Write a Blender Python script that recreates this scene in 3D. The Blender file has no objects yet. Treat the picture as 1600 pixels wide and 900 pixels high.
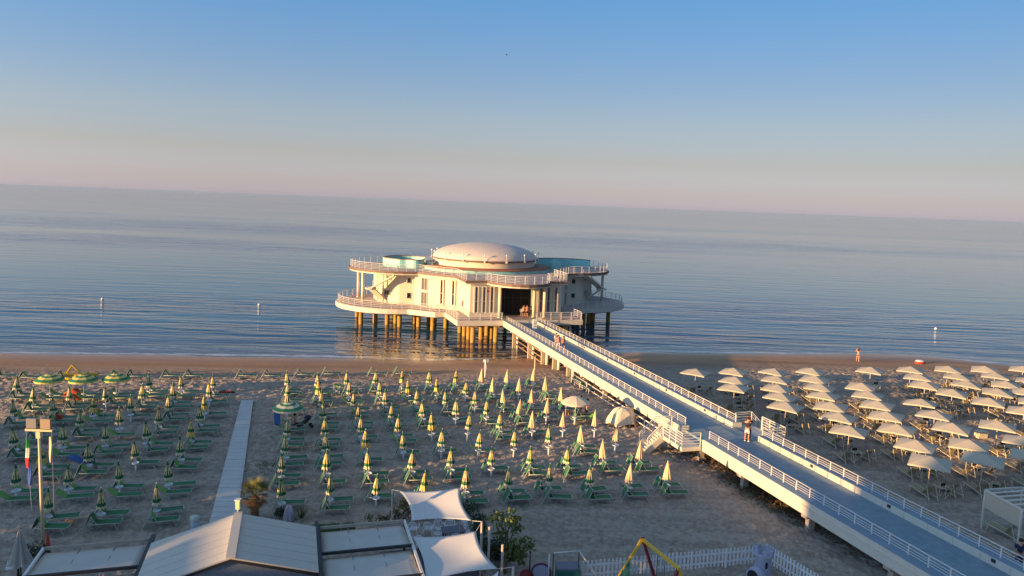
import bpy, math, random
import numpy as np
from mathutils import Vector, Matrix
R = math.radians
rnd = random.Random(7)
S = bpy.context.scene
C = S.collection
# ---------------------------------------------------------------- camera
F, H = 1155.0, 17.5
PT, RL = R(6.52), R(2.15)
fw = Vector((0, math.cos(PT), -math.sin(PT))); up0 = Vector((0, math.sin(PT), math.cos(PT))); rt0 = Vector((1, 0, 0))
rt = rt0*math.cos(RL)+up0*math.sin(RL); up = -rt0*math.sin(RL)+up0*math.cos(RL)
cd = bpy.data.cameras.new('camera'); cam = bpy.data.objects.new('camera', cd); C.objects.link(cam)
cam.matrix_world = Matrix(((rt.x, up.x, -fw.x, 0), (rt.y, up.y, -fw.y, 0), (rt.z, up.z, -fw.z, H), (0, 0, 0, 1)))
cd.sensor_width = 36; cd.lens = 36*F/1600; cd.clip_start = .5; cd.clip_end = 80000
S.camera = cam
# ---------------------------------------------------------------- sky, sun
HAZE = 4e-5
SUN_EL, SUN_HEAD = 7.2, 31.0          # light travels towards heading 31 deg from +X
W = bpy.data.worlds.new('World'); S.world = W; W.use_nodes = True
nt = W.node_tree; bg = nt.nodes['Background']
sky = nt.nodes.new('ShaderNodeTexSky'); sky.sky_type = 'NISHITA'; sky.sun_disc = False
sky.sun_elevation = R(SUN_EL)
sdir = Vector((-math.cos(R(SUN_HEAD)), -math.sin(R(SUN_HEAD)), 0))
sky.sun_rotation = math.atan2(sdir.x, sdir.y)
sky.air_density = 1.0; sky.dust_density = .3; sky.ozone_density = 1.6; sky.altitude = 0
tc = nt.nodes.new('ShaderNodeTexCoord'); sx = nt.nodes.new('ShaderNodeSeparateXYZ')
rmp = nt.nodes.new('ShaderNodeValToRGB'); mul = nt.nodes.new('ShaderNodeMix'); mul.data_type = 'RGBA'; mul.blend_type = 'MULTIPLY'; mul.inputs[0].default_value = 1
nt.links.new(tc.outputs['Generated'], sx.inputs[0]); nt.links.new(sx.outputs['Z'], rmp.inputs[0])
nt.links.new(sky.outputs[0], mul.inputs[6]); nt.links.new(rmp.outputs[0], mul.inputs[7]); az = nt.nodes.new('ShaderNodeMath'); az.operation = 'MULTIPLY_ADD'; az.inputs[1].default_value = -.45; az.inputs[2].default_value = 1.0
nt.links.new(sx.outputs['X'], az.inputs[0]); mu2 = nt.nodes.new('ShaderNodeMix'); mu2.data_type = 'RGBA'; mu2.blend_type = 'MULTIPLY'; mu2.inputs[0].default_value = 1
nt.links.new(mul.outputs[2], mu2.inputs[6]); nt.links.new(az.outputs[0], mu2.inputs[7]); nt.links.new(mu2.outputs[2], bg.inputs[0])
SKYR = [(0.0, (0.565, 0.675, 1.845)), (0.004, (0.565, 0.659, 1.751)), (0.018, (0.542, 0.579, 1.302)), (0.058, (0.589, 0.534, 0.788)), (0.108, (0.641, 0.598, 0.781)), (0.156, (0.594, 0.62, 0.838)), (0.252, (0.479, 0.707, 1.021)), (0.42, (0.42, 0.76, 1.2)), (0.6, (1.5, 1.4, 1.3)), (1.0, (2.3, 1.8, 1.45))]
while len(rmp.color_ramp.elements) < len(SKYR): rmp.color_ramp.elements.new(.5)
for e, (p, c) in zip(rmp.color_ramp.elements, SKYR): e.position = p; e.color = c+(1,)
bg.inputs[1].default_value = .100
ld = bpy.data.lights.new('sun', 'SUN'); ld.energy = 5.0; ld.angle = R(.5); ld.color = (1, .58, .23)
sun = bpy.data.objects.new('sun', ld); C.objects.link(sun)
sun.rotation_euler = (-sdir*math.cos(R(SUN_EL))+Vector((0, 0, -math.sin(R(SUN_EL))))).to_track_quat('-Z', 'Y').to_euler()
S.view_settings.view_transform = 'Standard'; S.view_settings.look = 'None'; S.view_settings.gamma = 1
S.view_settings.use_curve_mapping = False; S.view_settings.exposure = 1.19
# ---------------------------------------------------------------- helpers
def ray(x, y): return fw+rt*((x-800)/F)+up*((450-y)/F)
def at(x, y, z=0.):
    d = ray(x, y); k = (z-H)/d.z; return Vector((d.x*k, d.y*k, z))
T = Vector((-.286, .958, 0)); N = Vector((.958, .286, 0))
def sn(s, n, z=0.): return T*s+N*n+Vector((0, 0, z))
def tag(o, label=None, cat=None, group=None, kind=None):
    if label: o['label'] = label
    if cat: o['category'] = cat
    if group: o['group'] = group
    if kind: o['kind'] = kind
    return o
def empty(name, loc, rz=0, **k):
    o = bpy.data.objects.new(name, None); C.objects.link(o); o.location = loc; o.rotation_euler = (0, 0, rz)
    o.empty_display_size = .2; return tag(o, **k)
MATS = {}
def mat(name, col, rough=.6, spec=.4, noise=0, nscale=4., bump=0, metal=0, trans=0, streak=None, bscale=None):
    if name in MATS: return MATS[name]
    m = bpy.data.materials.new(name); m.use_nodes = True; t = m.node_tree; b = t.nodes['Principled BSDF']
    b.inputs['Base Color'].default_value = tuple(col)+(1,); b.inputs['Roughness'].default_value = rough
    b.inputs['Specular IOR Level'].default_value = spec; b.inputs['Metallic'].default_value = metal
    if noise or bump:
        tcx = t.nodes.new('ShaderNodeTexCoord'); mp = t.nodes.new('ShaderNodeMapping'); t.links.new(tcx.outputs['Object'], mp.inputs[0])
        if streak: mp.inputs['Scale'].default_value = streak
        n1 = t.nodes.new('ShaderNodeTexNoise'); n1.inputs['Scale'].default_value = nscale; n1.inputs['Detail'].default_value = 6; n1.inputs['Roughness'].default_value = .65
        t.links.new(mp.outputs[0], n1.inputs[0])
        if noise:
            mr = t.nodes.new('ShaderNodeMapRange'); mr.inputs[1].default_value = .3; mr.inputs[2].default_value = .7
            mr.inputs[3].default_value = 1-noise; mr.inputs[4].default_value = 1+noise*.5
            t.links.new(n1.outputs[0], mr.inputs[0])
            mx = t.nodes.new('ShaderNodeMix'); mx.data_type = 'RGBA'; mx.blend_type = 'MULTIPLY'; mx.inputs[0].default_value = 1
            mx.inputs[6].default_value = tuple(col)+(1,); t.links.new(mr.outputs[0], mx.inputs[7]); t.links.new(mx.outputs[2], b.inputs['Base Color'])
        if bump:
            n2 = t.nodes.new('ShaderNodeTexNoise'); n2.inputs['Scale'].default_value = bscale or nscale*3; n2.inputs['Detail'].default_value = 4
            t.links.new(mp.outputs[0], n2.inputs[0])
            bp = t.nodes.new('ShaderNodeBump'); bp.inputs['Strength'].default_value = bump; bp.inputs['Distance'].default_value = .05
            t.links.new(n2.outputs[0], bp.inputs['Height']); t.links.new(bp.outputs[0], b.inputs['Normal'])
    if trans: 
        tr = t.nodes.new('ShaderNodeBsdfTranslucent'); tr.inputs[0].default_value = tuple(col)+(1,)
        ms = t.nodes.new('ShaderNodeMixShader'); ms.inputs[0].default_value = trans
        t.links.new(b.outputs[0], ms.inputs[1]); t.links.new(tr.outputs[0], ms.inputs[2]); t.links.new(ms.outputs[0], t.nodes['Material Output'].inputs[0])
    MATS[name] = m; return m
class MB:
    def __init__(s, off=(0, 0, 0)): s.v = []; s.f = []; s.m = []; s.mi = 0; s.off = Vector(off); s.sm = []; s.smooth = False
    def V(s, p): s.v.append((p[0]+s.off[0], p[1]+s.off[1], p[2]+s.off[2])); return len(s.v)-1
    def Fc(s, idx): s.f.append(tuple(idx)); s.m.append(s.mi); s.sm.append(s.smooth)
    def quad(s, *ps): s.Fc([s.V(p) for p in ps])
    def box(s, c, d, rz=0):
        cx, cy, cz = c; hx, hy, hz = d[0]/2, d[1]/2, d[2]/2; ca, sa = math.cos(rz), math.sin(rz)
        i = [s.V((cx+x*hx*ca-y*hy*sa, cy+x*hx*sa+y*hy*ca, cz+z*hz)) for z in (-1, 1) for x, y in ((-1, -1), (1, -1), (1, 1), (-1, 1))]
        for q in ((3, 2, 1, 0), (4, 5, 6, 7), (0, 1, 5, 4), (1, 2, 6, 5), (2, 3, 7, 6), (3, 0, 4, 7)): s.Fc([i[k] for k in q])
        return s
    def bar(s, a, b, w, h, upv=(0, 0, 1)):
        a = Vector(a); b = Vector(b); d = (b-a).normalized(); u = Vector(upv); x = d.cross(u)
        if x.length < 1e-4: x = d.cross(Vector((1, 0, 0)))
        x.normalize(); y = x.cross(d); x *= w/2; y *= h/2
        i = [s.V(p+q) for p in (a, b) for q in (-x-y, x-y, x+y, -x+y)]
        for q in ((3, 2, 1, 0), (4, 5, 6, 7), (0, 1, 5, 4), (1, 2, 6, 5), (2, 3, 7, 6), (3, 0, 4, 7)): s.Fc([i[k] for k in q])
        return s
    def tube(s, a, b, r, r2=None, n=8, cap=True):
        a = Vector(a); b = Vector(b); r2 = r if r2 is None else r2; d = (b-a).normalized()
        x = d.cross(Vector((0, 0, 1)));
        if x.length < 1e-3: x = Vector((1, 0, 0))
        x.normalize(); y = d.cross(x); A = []; B = []
        for k in range(n):
            t = 2*math.pi*k/n; w = x*math.cos(t)+y*math.sin(t); A.append(s.V(a+w*r)); B.append(s.V(b+w*r2))
        s.smooth = n > 5
        for k in range(n): s.Fc((A[k], A[(k+1) % n], B[(k+1) % n], B[k]))
        s.smooth = False
        if cap: s.Fc(A[::-1]); s.Fc(B)
        return s
    def path(s, pts, r, n=6):
        for a, b in zip(pts, pts[1:]): s.tube(a, b, r, n=n)
        return s
    def prism(s, out, z0, z1, top=True, bot=True):
        A = [s.V((x, y, z0)) for x, y in out]; B = [s.V((x, y, z1)) for x, y in out]; n = len(out)
        for k in range(n): s.Fc((A[k], A[(k+1) % n], B[(k+1) % n], B[k]))
        if bot: s.Fc(A[::-1])
        if top: s.Fc(B)
        return s
    def lathe(s, prof, c=(0, 0), n=24, sx=1, sy=1, smooth=True):
        rings = []
        for r, z in prof:
            if r < 1e-5: rings.append([s.V((c[0], c[1], z))]); continue
            rings.append([s.V((c[0]+sx*r*math.cos(2*math.pi*k/n), c[1]+sy*r*math.sin(2*math.pi*k/n), z)) for k in range(n)])
        s.smooth = smooth
        for a, b in zip(rings, rings[1:]):
            for k in range(n):
                k2 = (k+1) % n
                if len(a) == 1: s.Fc((a[0], b[k2], b[k]))
                elif len(b) == 1: s.Fc((a[k], a[k2], b[0]))
                else: s.Fc((a[k], a[k2], b[k2], b[k]))
        s.smooth = False
        return s
    def build(s, name, ms, parent=None):
        me = bpy.data.meshes.new(name); me.from_pydata(s.v, [], s.f); me.update()
        if not isinstance(ms, (list, tuple)): ms = [ms]
        for m in ms: me.materials.append(m)
        me.polygons.foreach_set('material_index', s.m); me.polygons.foreach_set('use_smooth', s.sm)
        o = bpy.data.objects.new(name, me); C.objects.link(o)
        if parent: o.parent = parent
        return o
def copy_tree(src_list, loc, rz, parent_map_root=None):
    """src_list: [root, (part, [sub,...]), ...]"""
    root = src_list[0].copy(); C.objects.link(root); root.location = loc; root.rotation_euler = (0, 0, rz)
    for part, subs in src_list[1:]:
        p = part.copy(); C.objects.link(p); p.parent = root
        for q in subs:
            r_ = q.copy(); C.objects.link(r_); r_.parent = p
    return root
ORD = ['first', 'second', 'third', 'fourth', 'fifth', 'sixth', 'seventh', 'eighth', 'ninth', 'tenth', 'eleventh', 'twelfth', 'thirteenth', 'fourteenth', 'fifteenth', 'sixteenth', 'seventeenth', 'eighteenth', 'nineteenth', 'twentieth', 'twenty-first', 'twenty-second']
# ---------------------------------------------------------------- materials
M_white = mat('white_paint', (.60, .57, .50), .5, noise=.08, nscale=1.2)
M_wall = mat('pale_render', (.64, .59, .49), .75, noise=.07, nscale=.8, bump=.05)
M_rail = mat('rail_white', (.66, .65, .63), .4)
M_brown = mat('brown_band', (.17, .11, .09), .6)
M_terr = mat('terrace_floor', (.42, .35, .33), .8, noise=.12, nscale=2)
M_blue = mat('blue_deck', (.20, .285, .36), .7, noise=.22, nscale=1.5)
M_bluel = mat('blue_ledge', (.20, .28, .37), .7, noise=.08, nscale=1.5)
M_turq = mat('turquoise', (.25, .56, .56), .5, noise=.06, nscale=1)
M_ring = mat('ring_roof', (.28, .12, .08), .7, noise=.15, nscale=3)
M_dome = mat('dome_shell', (.58, .52, .48), .6, noise=.07, nscale=1.2)
M_glass = mat('dark_glass', (.018, .02, .025), .25, .25, noise=.2, nscale=1)
M_glass2 = mat('grey_glass', (.12, .115, .12), .3, .4, noise=.2, nscale=2)
M_pile = mat('weathered_pile', (.42, .27, .08), .85, noise=.35, nscale=2.5, bump=.3)
M_conc = mat('concrete', (.42, .36, .30), .85, noise=.2, nscale=3, bump=.2)
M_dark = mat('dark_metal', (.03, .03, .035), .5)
M_green = mat('green_fabric', (.035, .15, .06), .7, noise=.15, nscale=8)
M_greenl = mat('lime_fabric', (.15, .34, .08), .7, noise=.15, nscale=8)
M_frame = mat('lounger_frame', (.42, .50, .43), .45)
M_pg = mat('parasol_green', (.02, .13, .06), .7)
M_py = mat('parasol_yellow', (.74, .50, .14), .7)
M_pc = mat('parasol_cream', (.70, .60, .38), .7)
M_beige = mat('parasol_beige', (.72, .53, .30), .75, noise=.05, nscale=5)
M_wcan = mat('canopy_white', (.52, .48, .40), .7, noise=.05, nscale=2, trans=.12)
M_plast = mat('white_plastic', (.70, .72, .75), .4)
M_khaki = mat('khaki_fabric', (.36, .31, .20), .8, noise=.15, nscale=8)
M_wood = mat('pale_wood', (.62, .54, .40), .6)
M_black = mat('black_fabric', (.02, .02, .025), .8)
M_skin = mat('skin', (.55, .28, .18), .55)
M_leaf = mat('leaf', (.12, .17, .04), .6, noise=.4, nscale=3, trans=.25)
M_leafd = mat('leaf_dark', (.035, .065, .03), .6, noise=.4, nscale=3, trans=.15)
M_bark = mat('bark', (.16, .10, .06), .9, noise=.3, nscale=8, bump=.5)
M_sail = mat('sail_cloth', (.68, .68, .69), .7, noise=.03, nscale=2, trans=.15)
M_roofp = mat('roof_panel', (.52, .50, .46), .6, noise=.06, nscale=1.5)
M_awn = mat('awning_cloth', (.52, .50, .47), .75, noise=.10, nscale=1.2)
M_navy = mat('navy', (.02, .03, .09), .8)
M_red = mat('red', (.55, .06, .04), .6)
M_yel = mat('yellow_paint', (.72, .45, .03), .45)
# ---------------------------------------------------------------- shore and sand
SHP = [at(0, 553, -1.2), at(200, 555, -1.2), at(400, 557, -1.2), at(560, 560, -1.2), at(650, 565, -1.2), at(780, 562, -1.2), at(900, 553, -1.2), at(1000, 550, -1.2), at(1200, 553, -1.2), at(1340, 555, -1.2), at(1430, 558, -1.2), at(1500, 563, -1.2), at(1600, 572, -1.2)]
SX = np.array([-400]+[p.x for p in SHP]+[90, 400]); SY = np.array([SHP[0].y-60]+[p.y for p in SHP]+[SHP[-1].y-2, 150.])
def shore(x): return np.interp(x, SX, SY)
def vnoise(X, Y, sc, seed):
    rs = np.random.RandomState(seed); g = rs.rand(256, 256); x = X/sc; y = Y/sc
    xi = np.floor(x).astype(int); yi = np.floor(y).astype(int); fx = x-xi; fy = y-yi; fx = fx*fx*(3-2*fx); fy = fy*fy*(3-2*fy)
    a = g[xi % 256, yi % 256]; b = g[(xi+1) % 256, yi % 256]; c = g[xi % 256, (yi+1) % 256]; d = g[(xi+1) % 256, (yi+1) % 256]
    return (a*(1-fx)+b*fx)*(1-fy)+(c*(1-fx)+d*fx)*fy-.5
def sand_z(X, Y, rough=True):
    X = np.asarray(X, float); Y = np.asarray(Y, float)
    d = shore(X)-Y                       # metres landward of the water line
    base = np.interp(d, [-400, -60, -12, 0, 5, 14, 22, 30], [-7, -4, -2.0, -1.2, -.85, -.28, -.03, 0])
    base = base+(0.10*vnoise(X+999, Y, 6, 3)+.06*vnoise(X+50, Y, 2.5, 9))*np.clip((d-14)/8, 0, 1)
    base = base+.07*vnoise(X+400, Y*1.5, 8, 21)*np.clip((14-d)/8, 0, 1)
    if rough:
        k = np.clip((d-9)/7, 0, 1)*.9+.06
        base = base+k*(.125*vnoise(X*.8+Y*.6, Y*.8-X*.6, .36, 1)+.10*vnoise(X+31, Y+7, .2, 2)-.15*np.clip(vnoise(X+3, Y+70, .33, 5)-.18, 0, 1)*2)
        base = base+.03*np.sin(d*2*np.pi/.85+2*vnoise(X, Y, 9, 12))*np.clip((d-13)/2, 0, 1)*np.clip((24-d)/4, 0, 1)
    return base
xs = np.concatenate([[-400, -200, -120], np.arange(-72, 78, .135), [120, 200, 400]])
ys = np.concatenate([[-60, 0, 15], np.arange(24, 96, .135), [120, 160, 400]])
GX, GY = np.meshgrid(xs, ys); GZ = sand_z(GX, GY)
nx, ny = len(xs), len(ys)
co = np.stack([GX, GY, GZ], -1).reshape(-1, 3).astype(np.float32)
ii = (np.arange(ny-1)[:, None]*nx+np.arange(nx-1)[None, :]).reshape(-1)
fc = np.stack([ii, ii+1, ii+1+nx, ii+nx], -1).astype(np.int32)
me = bpy.data.meshes.new('sand_beach'); me.vertices.add(len(co)); me.vertices.foreach_set('co', co.ravel())
me.loops.add(fc.size); me.loops.foreach_set('vertex_index', fc.ravel()); me.polygons.add(len(fc))
me.polygons.foreach_set('loop_start', np.arange(0, fc.size, 4, dtype=np.int32)); me.polygons.foreach_set('loop_total', np.full(len(fc), 4, np.int32))
me.update(); me.validate(); me.polygons.foreach_set('use_smooth', np.ones(len(fc), bool))
uv = me.uv_layers.new(name='shore'); dd = (shore(co[:, 0])-co[:, 1])
uvv = np.stack([co[:, 0], dd], -1)[fc.ravel()].astype(np.float32); uv.data.foreach_set('uv', uvv.ravel())
def sand_mat():
    m = bpy.data.materials.new('sand'); m.use_nodes = True; t = m.node_tree; b = t.nodes['Principled BSDF']; L = t.links.new
    u = t.nodes.new('ShaderNodeUVMap'); u.uv_map = 'shore'; sp = t.nodes.new('ShaderNodeSeparateXYZ'); L(u.outputs[0], sp.inputs[0])
    tcx = t.nodes.new('ShaderNodeTexCoord')
    n0 = t.nodes.new('ShaderNodeTexNoise'); n0.inputs['Scale'].default_value = .12; n0.inputs['Detail'].default_value = 5
    mp0 = t.nodes.new('ShaderNodeMapping'); mp0.inputs['Rotation'].default_value = (0, 0, R(-12)); mp0.inputs['Scale'].default_value = (.45, 2.5, 1)
    L(tcx.outputs['Object'], mp0.inputs[0]); L(mp0.outputs[0], n0.inputs[0])
    ad = t.nodes.new('ShaderNodeMath'); ad.operation = 'MULTIPLY_ADD'; L(n0.outputs[0], ad.inputs[0]); ad.inputs[1].default_value = 7; L(sp.outputs['Y'], ad.inputs[2])
    mr = t.nodes.new('ShaderNodeMapRange'); mr.inputs[1].default_value = 10; mr.inputs[2].default_value = 19; L(ad.outputs[0], mr.inputs[0])
    n1 = t.nodes.new('ShaderNodeTexNoise'); n1.inputs['Scale'].default_value = 2.2; n1.inputs['Detail'].default_value = 8; L(tcx.outputs['Object'], n1.inputs[0])
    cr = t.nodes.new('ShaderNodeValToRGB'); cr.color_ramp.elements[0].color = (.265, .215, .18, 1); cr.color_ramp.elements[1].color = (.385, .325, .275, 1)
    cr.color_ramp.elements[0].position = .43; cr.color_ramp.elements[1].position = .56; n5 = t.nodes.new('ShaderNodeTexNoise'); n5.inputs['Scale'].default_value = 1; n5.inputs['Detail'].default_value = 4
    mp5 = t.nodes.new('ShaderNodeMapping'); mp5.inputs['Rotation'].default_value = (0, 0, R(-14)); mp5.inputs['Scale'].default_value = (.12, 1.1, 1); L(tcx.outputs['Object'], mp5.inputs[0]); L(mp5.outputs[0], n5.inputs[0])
    n6 = t.nodes.new('ShaderNodeTexNoise'); n6.inputs['Scale'].default_value = 4.5; n6.inputs['Detail'].default_value = 2; L(tcx.outputs['Object'], n6.inputs[0])  # small dark mottle put into the sand colour as shade in footprint pits
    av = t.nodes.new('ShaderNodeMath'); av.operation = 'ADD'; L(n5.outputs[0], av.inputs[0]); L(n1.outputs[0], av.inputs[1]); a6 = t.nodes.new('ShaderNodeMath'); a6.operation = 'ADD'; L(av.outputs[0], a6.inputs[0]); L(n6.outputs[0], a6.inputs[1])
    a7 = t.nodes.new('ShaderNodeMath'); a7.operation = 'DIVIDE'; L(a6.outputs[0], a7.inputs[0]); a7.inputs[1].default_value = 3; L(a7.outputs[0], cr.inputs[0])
    wr = t.nodes.new('ShaderNodeValToRGB'); wr.color_ramp.elements[0].color = (.28, .155, .085, 1); wr.color_ramp.elements[1].color = (.45, .26, .14, 1)
    wr.color_ramp.elements[0].position = .35; wr.color_ramp.elements[1].position = .65; L(n0.outputs[0], wr.inputs[0])
    mx = t.nodes.new('ShaderNodeMix'); mx.data_type = 'RGBA'; L(mr.outputs[0], mx.inputs[0]); L(wr.outputs[0], mx.inputs[6]); L(cr.outputs[0], mx.inputs[7])
    L(mx.outputs[2], b.inputs['Base Color'])
    rr = t.nodes.new('ShaderNodeMapRange'); rr.inputs[1].default_value = 4; rr.inputs[2].default_value = 12; rr.inputs[3].default_value = .3; rr.inputs[4].default_value = .95; L(ad.outputs[0], rr.inputs[0]); L(rr.outputs[0], b.inputs['Roughness'])
    b.inputs['Specular IOR Level'].default_value = .25
    n2 = t.nodes.new('ShaderNodeTexNoise'); n2.inputs['Scale'].default_value = 4.5; n2.inputs['Detail'].default_value = 5; L(tcx.outputs['Object'], n2.inputs[0])
    bp = t.nodes.new('ShaderNodeBump'); bp.inputs['Distance'].default_value = .15; L(n2.outputs[0], bp.inputs['Height'])
    bs = t.nodes.new('ShaderNodeMath'); bs.operation = 'MULTIPLY'; L(mr.outputs[0], bs.inputs[0]); bs.inputs[1].default_value = .7; L(bs.outputs[0], bp.inputs['Strength'])
    L(bp.outputs[0], b.inputs['Normal'])
    return m
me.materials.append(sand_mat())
o = bpy.data.objects.new('sand_beach', me); C.objects.link(o); tag(o, kind='structure', label='grey brown trodden sand beach with wet shore')
def gz(x, y): return float(sand_z(x, y, False))
def gl(x, y, z=0.):
    """ground point under the pixel"""
    p = at(x, y, 0)
    for _ in range(6): p = at(x, y, gz(p.x, p.y))
    return p
def tip(x, y, h):
    p = at(x, y, h)
    for _ in range(6): p = at(x, y, h+gz(p.x, p.y))
    return Vector((p.x, p.y, gz(p.x, p.y)))
# ---------------------------------------------------------------- sea
sxs = np.concatenate([[-40000, -8000, -1500, -400], np.arange(-200, 205, 5), [400, 1500, 8000, 40000]])
sds = np.array([-6, -2, 0, 1.5, 3, 5, 8, 12, 20, 35, 60, 120, 300, 900, 3000, 12000, 50000])
sv = []; suv = []
for d in sds:
    for x in sxs: sv.append((x, float(shore(np.clip(x, -400, 400)))+d+(0 if abs(x) <= 400 else 0), -1.2)); suv.append((x, d))
sf = []
for j in range(len(sds)-1):
    for i in range(len(sxs)-1):
        a = j*len(sxs)+i; sf.append((a, a+1, a+1+len(sxs), a+len(sxs)))
me = bpy.data.meshes.new('sea'); me.from_pydata(sv, [], sf); u = me.uv_layers.new(name='shore')
for l in me.loops: u.data[l.index].uv = suv[l.vertex_index]
def sea_mat():
    m = bpy.data.materials.new('sea_water'); m.use_nodes = True; t = m.node_tree; b = t.nodes['Principled BSDF']; L = t.links.new
    def nd(k, **kw):
        n = t.nodes.new('ShaderNode'+k)
        for a, v in kw.items(): setattr(n, a, v)
        return n
    tcx = nd('TexCoord'); u = nd('UVMap'); u.uv_map = 'shore'; sp = nd('SeparateXYZ'); L(u.outputs[0], sp.inputs[0])
    def noise(sc, scale, det=3, rot=-12, rough=.5, dist=0):
        mp = nd('Mapping'); mp.inputs['Rotation'].default_value = (0, 0, R(rot)); mp.inputs['Scale'].default_value = sc; L(tcx.outputs['Object'], mp.inputs[0])
        n = nd('TexNoise'); n.inputs['Scale'].default_value = scale; n.inputs['Detail'].default_value = det; n.inputs['Roughness'].default_value = rough; n.inputs['Distortion'].default_value = dist
        L(mp.outputs[0], n.inputs[0]); return n
    # depth colour
    mr = nd('MapRange'); mr.inputs[1].default_value = 0; mr.inputs[2].default_value = 22; L(sp.outputs['Y'], mr.inputs[0])
    cr = nd('ValToRGB'); e = cr.color_ramp.elements
    e[0].position = 0; e[0].color = (.13, .095, .065, 1); e[1].position = 1; e[1].color = (.016, .085, .135, 1)
    k = e.new(.25); k.color = (.05, .055, .06, 1); k = e.new(.5); k.color = (.015, .04, .085, 1)
    L(mr.outputs[0], cr.inputs[0])
    # foam at the edge
    nf = noise((.5, 2.5, 1), 1.2, 5)
    fa = nd('Math', operation='MULTIPLY_ADD'); L(nf.outputs[0], fa.inputs[0]); fa.inputs[1].default_value = -2.4; fa.inputs[2].default_value = 2.0
    fs = nd('Math', operation='SUBTRACT'); L(sp.outputs['Y'], fs.inputs[0]); L(fa.outputs[0], fs.inputs[1])
    fb = nd('Math', operation='ABSOLUTE'); L(fs.outputs[0], fb.inputs[0])
    fm = nd('MapRange'); fm.inputs[1].default_value = .1; fm.inputs[2].default_value = .45; fm.inputs[3].default_value = .75; fm.inputs[4].default_value = 0; L(fb.outputs[0], fm.inputs[0])
    nf2 = noise((.12, .9, 1), 1.0, 4, -12); fs2 = nd('Math', operation='MULTIPLY_ADD'); L(nf2.outputs[0], fs2.inputs[0]); fs2.inputs[1].default_value = 9; L(sp.outputs['Y'], fs2.inputs[2])
    fb2 = nd('Math', operation='SUBTRACT'); L(fs2.outputs[0], fb2.inputs[0]); fb2.inputs[1].default_value = 8.6; fc2 = nd('Math', operation='ABSOLUTE'); L(fb2.outputs[0], fc2.inputs[0])
    fm2 = nd('MapRange'); fm2.inputs[1].default_value = .05; fm2.inputs[2].default_value = .35; fm2.inputs[3].default_value = .45; fm2.inputs[4].default_value = 0; L(fc2.outputs[0], fm2.inputs[0])
    fmx = nd('Math', operation='MAXIMUM'); L(fm.outputs[0], fmx.inputs[0]); L(fm2.outputs[0], fmx.inputs[1])
    mx = nd('Mix', data_type='RGBA'); L(fmx.outputs[0], mx.inputs[0]); L(cr.outputs[0], mx.inputs[6]); mx.inputs[7].default_value = (.6, .6, .62, 1)
    L(mx.outputs[2], b.inputs['Base Color'])
    b.inputs['IOR'].default_value = 1.33; b.inputs['Specular IOR Level'].default_value = .5
    # calm bands far out
    nb = noise((.0008, .009, 1), 1.0, 3, -3); cb = nd('MapRange'); cb.inputs[1].default_value = .44; cb.inputs[2].default_value = .58; cb.inputs[3].default_value = .3; cb.inputs[4].default_value = 2.2; L(nb.outputs[0], cb.inputs[0])
    ng = noise((.02, .09, 1), 1.0, 4, -14); cg = nd('MapRange'); cg.inputs[1].default_value = .35; cg.inputs[2].default_value = .65; cg.inputs[3].default_value = .35; cg.inputs[4].default_value = 1.15; L(ng.outputs[0], cg.inputs[0])
    n1 = noise((.075, .45, 1), 1.0, 2, -13, .5, .6); n2 = noise((.30, 1.5, 1), 1.0, 3, -9, .55, .4); n3 = noise((.045, .22, 1), 1.0, 2, -16, .5, .3)
    a1 = nd('Math', operation='MULTIPLY_ADD'); L(n1.outputs[0], a1.inputs[0]); a1.inputs[1].default_value = 1.0
    a2 = nd('Math', operation='MULTIPLY_ADD'); L(n2.outputs[0], a2.inputs[0]); a2.inputs[1].default_value = .20; L(a2.outputs[0], a1.inputs[2])
    a3 = nd('Math', operation='MULTIPLY'); L(n3.outputs[0], a3.inputs[0]); a3.inputs[1].default_value = 1.3; L(a3.outputs[0], a2.inputs[2])
    near = nd('MapRange'); near.inputs[1].default_value = 0; near.inputs[2].default_value = 42; near.inputs[3].default_value = .12; near.inputs[4].default_value = 1; L(sp.outputs['Y'], near.inputs[0])
    far = nd('MapRange'); far.inputs[1].default_value = 40; far.inputs[2].default_value = 500; far.inputs[3].default_value = 1; far.inputs[4].default_value = .24; L(sp.outputs['Y'], far.inputs[0])
    p1 = nd('Math', operation='MULTIPLY'); L(near.outputs[0], p1.inputs[0]); L(far.outputs[0], p1.inputs[1])
    p2 = nd('Math', operation='MULTIPLY'); L(cb.outputs[0], p2.inputs[0]); L(cg.outputs[0], p2.inputs[1])
    p3 = nd('Math', operation='MULTIPLY'); L(p1.outputs[0], p3.inputs[0]); L(p2.outputs[0], p3.inputs[1])
    bp = nd('Bump'); bp.inputs['Distance'].default_value = .42; L(a1.outputs[0], bp.inputs['Height']); L(p3.outputs[0], bp.inputs['Strength']); L(bp.outputs[0], b.inputs['Normal'])
    rg = nd('MapRange'); rg.inputs[1].default_value = 20; rg.inputs[2].default_value = 600; rg.inputs[3].default_value = .05; rg.inputs[4].default_value = .10; L(sp.outputs['Y'], rg.inputs[0]); L(rg.outputs[0], b.inputs['Roughness'])
    return m
me.materials.append(sea_mat()); o = bpy.data.objects.new('sea', me); C.objects.link(o); tag(o, kind='structure', label='calm rippled blue sea')
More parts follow.
